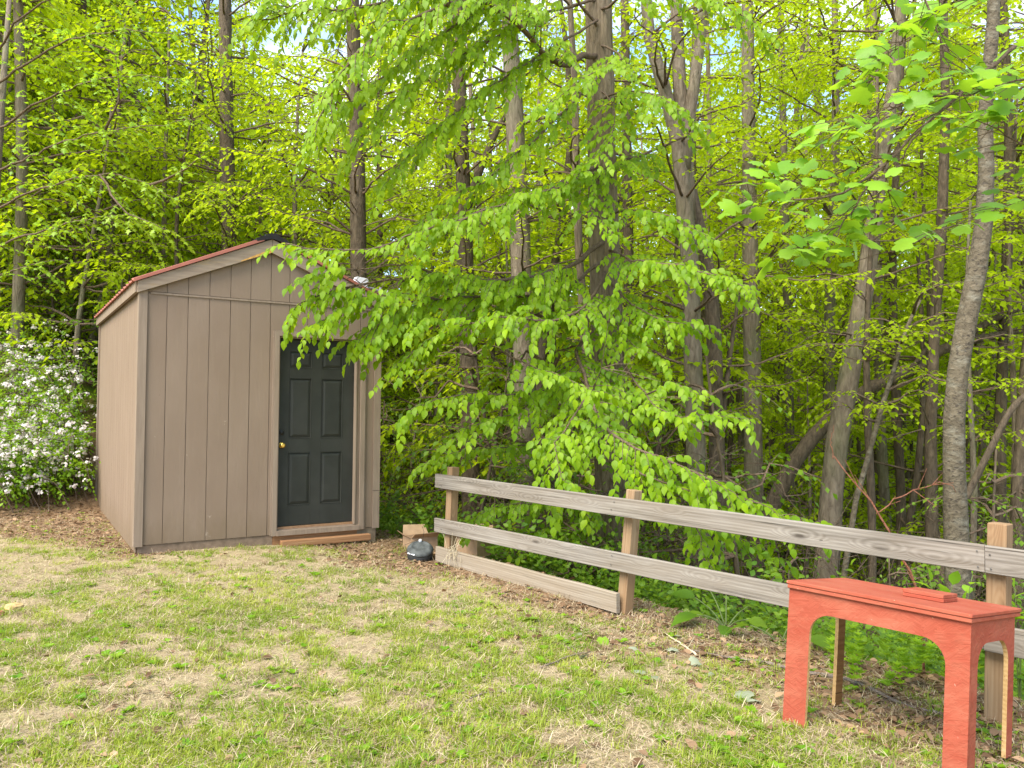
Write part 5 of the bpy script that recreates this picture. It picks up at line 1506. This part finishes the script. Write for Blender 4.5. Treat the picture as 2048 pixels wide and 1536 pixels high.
o = link("bedstraw", leaf_batch("bedstraw", T_diamond(), P, D, N, L, LEAF_MAPLE, T, L * .5)); tag(o, "whorled green weeds growing under and behind the red stand", "weeds", kind='stuff')

# dry sticks, canes and loose leaves
def stick(name, pts, rads, mat, label, cat, twigs=0, seed=0, ground=False):
    r = np.random.default_rng(seed)
    q = poly(np.array(pts), 14); q[1:-1] += r.normal(0, .006, (12, 3))
    if ground: q[:, 2] = ground_z(q[:, 0], q[:, 1]) + .014
    root = tag(empty(name, tuple(q[0])), label, cat)
    m = MB(); m.tube(q, list(np.interp(np.linspace(0, 1, 14), np.linspace(0, 1, len(rads)), rads)), 6)
    child_mesh("stem", m, mat, root)
    if twigs:
        m = MB()
        for i in range(twigs):
            j = 2 + int(r.random() * 10); d = unit(q[j + 1] - q[j]) + r.normal(0, .6, 3); l = .06 + .14 * r.random()
            if ground: d[2] = abs(d[2]) * .2
            m.tube([q[j], q[j] + unit(d) * l], [.003, .0015], 4, False)
        child_mesh("twigs", m, mat, root)
    return root
def on_lawn(px, py, z=-.12):
    a, b = at(px, py, 1.0), np.array([0, 0, CZ]); d = a - b; k = (z - CZ) / d[2]; return b + d * k
stick("fallen_branch", [on_lawn(*p) for p in ((1385, 1290), (1480, 1308), (1580, 1328), (1690, 1350), (1760, 1378), (1830, 1408), (1880, 1418))], [.006, .010, .011, .010, .007], DEADWOOD, "long grey stick lying across the ground under the red stand", "stick", 5, 3, True)
stick("dead_stalk", [on_lawn(*p) for p in ((1326, 1252), (1360, 1275), (1392, 1300))], [.004, .006, .008], STEMWOOD, "pale dead stalk lying on the litter by the lower rail", "stick", 3, 4, True)
stick("dead_twig", [on_lawn(*p) for p in ((1080, 1352), (1140, 1325), (1180, 1305))], [.004, .005, .003], DEADWOOD, "thin grey twig lying on the lawn below the kick board", "stick", 2, 5, True)
stick("dead_twig", [on_lawn(*p) for p in ((930, 1425), (970, 1405), (1020, 1400))], [.003, .004, .003], DEADWOOD, "short curved twig lying on the lawn at the bottom centre", "stick", 1, 6, True)
c0 = at(1850, 1330, 4.9)
stick("bramble_cane", [(c0[0], c0[1], gz(c0[0], c0[1])), at(1830, 1172, 4.9), at(1790, 1085, 4.9), at(1745, 1005, 4.9), at(1700, 950, 4.9), at(1668, 912, 4.9)], [.009, .009, .008, .007, .005, .003], CANE, "tall reddish bramble cane rising behind the top rail", "cane", 9, 7)
stick("bramble_cane", [at(1752, 1028, 4.9), at(1790, 1000, 4.9), at(1840, 978, 4.95), at(1900, 972, 5.0), at(1912, 985, 5.0)], [.004, .004, .003, .002], CANE, "thin arching reddish side shoot above the top rail", "cane", 8, 8)
stick("bramble_cane", [at(1668, 918, 4.9), at(1662, 880, 4.9), at(1668, 850, 4.9)], [.003, .002, .001], CANE, "reddish cane tip against the leaning trunk", "cane", 0, 9)
# tangle of dry grass caught on the kick board
tg = tag(empty("dry_grass_tangle", on_fence(.36, -.03, -.02)), "tangle of dry grass stems caught on the kick board and lower rail", "dry grass")
rg = np.random.default_rng(12); m = MB(); base = np.array(on_fence(.36, -.025, -.03))
for i in range(34):
    b = base + np.array([FD[0], FD[1], 0]) * rg.normal(0, .05) + np.array([0, 0, rg.normal(0, .03)]); d = np.array([rg.normal(.15, .35), rg.normal(-.1, .25), rg.normal(.1, .7)])
    m.tube(poly([b, b + d * .12, b + d * (.16 + .14 * rg.random()) + (0, 0, -.05)], 5), [.0025, .0022, .002, .0016, .001], 3, False)
child_mesh("stems", m, STEMWOOD, tg)
# loose pale leaves on the ground
rl = np.random.default_rng(14); pale = leaf_meshes("fallen_leaf", T_lobed(), LEAF_PALE, 4); grn = leaf_meshes("fallen_leaf", T_lobed(), LEAF_TULIP, 2)
def lay_leaf(px, py, size, me, label, group=None):
    p = on_lawn(px, py); o = link("fallen_leaf", me)
    o.location = (p[0], p[1], gz(p[0], p[1]) + .02); o.rotation_euler = (rl.normal(0, .25), rl.normal(0, .25), rl.random() * 6.283); o.scale = (size * .75,) * 3
    tag(o, label, "leaf", group)
lay_leaf(1066, 1238, .17, grn[1], "large green leaf lying on the lawn just below the kick board")
lay_leaf(1218, 1280, .12, grn[1], "green leaf lying in the litter right of the kick board's end")
for px, py, s_ in ((1160, 1265, .10), (1172, 1320, .09), (1345, 1300, .12), (1395, 1330, .10), (1292, 1350, .10), (1306, 1368, .09), (1470, 1392, .14), (1500, 1402, .11), (1264, 1300, .08), (1090, 1284, .07), (1355, 1260, .09), (1420, 1345, .08)):
    lay_leaf(px, py, s_, pale[int(rl.integers(4))], "pale curled leaf lying on the ground between the kick board and the red stand", "pale curled leaves on the ground")

# trees of one kind that stand side by side are told apart by their order
ORD = "first second third fourth fifth sixth seventh eighth ninth tenth eleventh twelfth".split()
sets = {}
for o in list(COL.objects):
    if o.type == 'EMPTY' and o.get('group') and o.name.split('.')[0] in ('forest_tree', 'slender_tree', 'understory_tree'):
        sets.setdefault(o['group'], []).append(o)
for g, os_ in sets.items():
    if 2 <= len(os_) <= 12:
        os_.sort(key=lambda o: o.location.x / o.location.y)
        for i, o in enumerate(os_): o['label'] = "%s from left of %s" % (ORD[i], g)
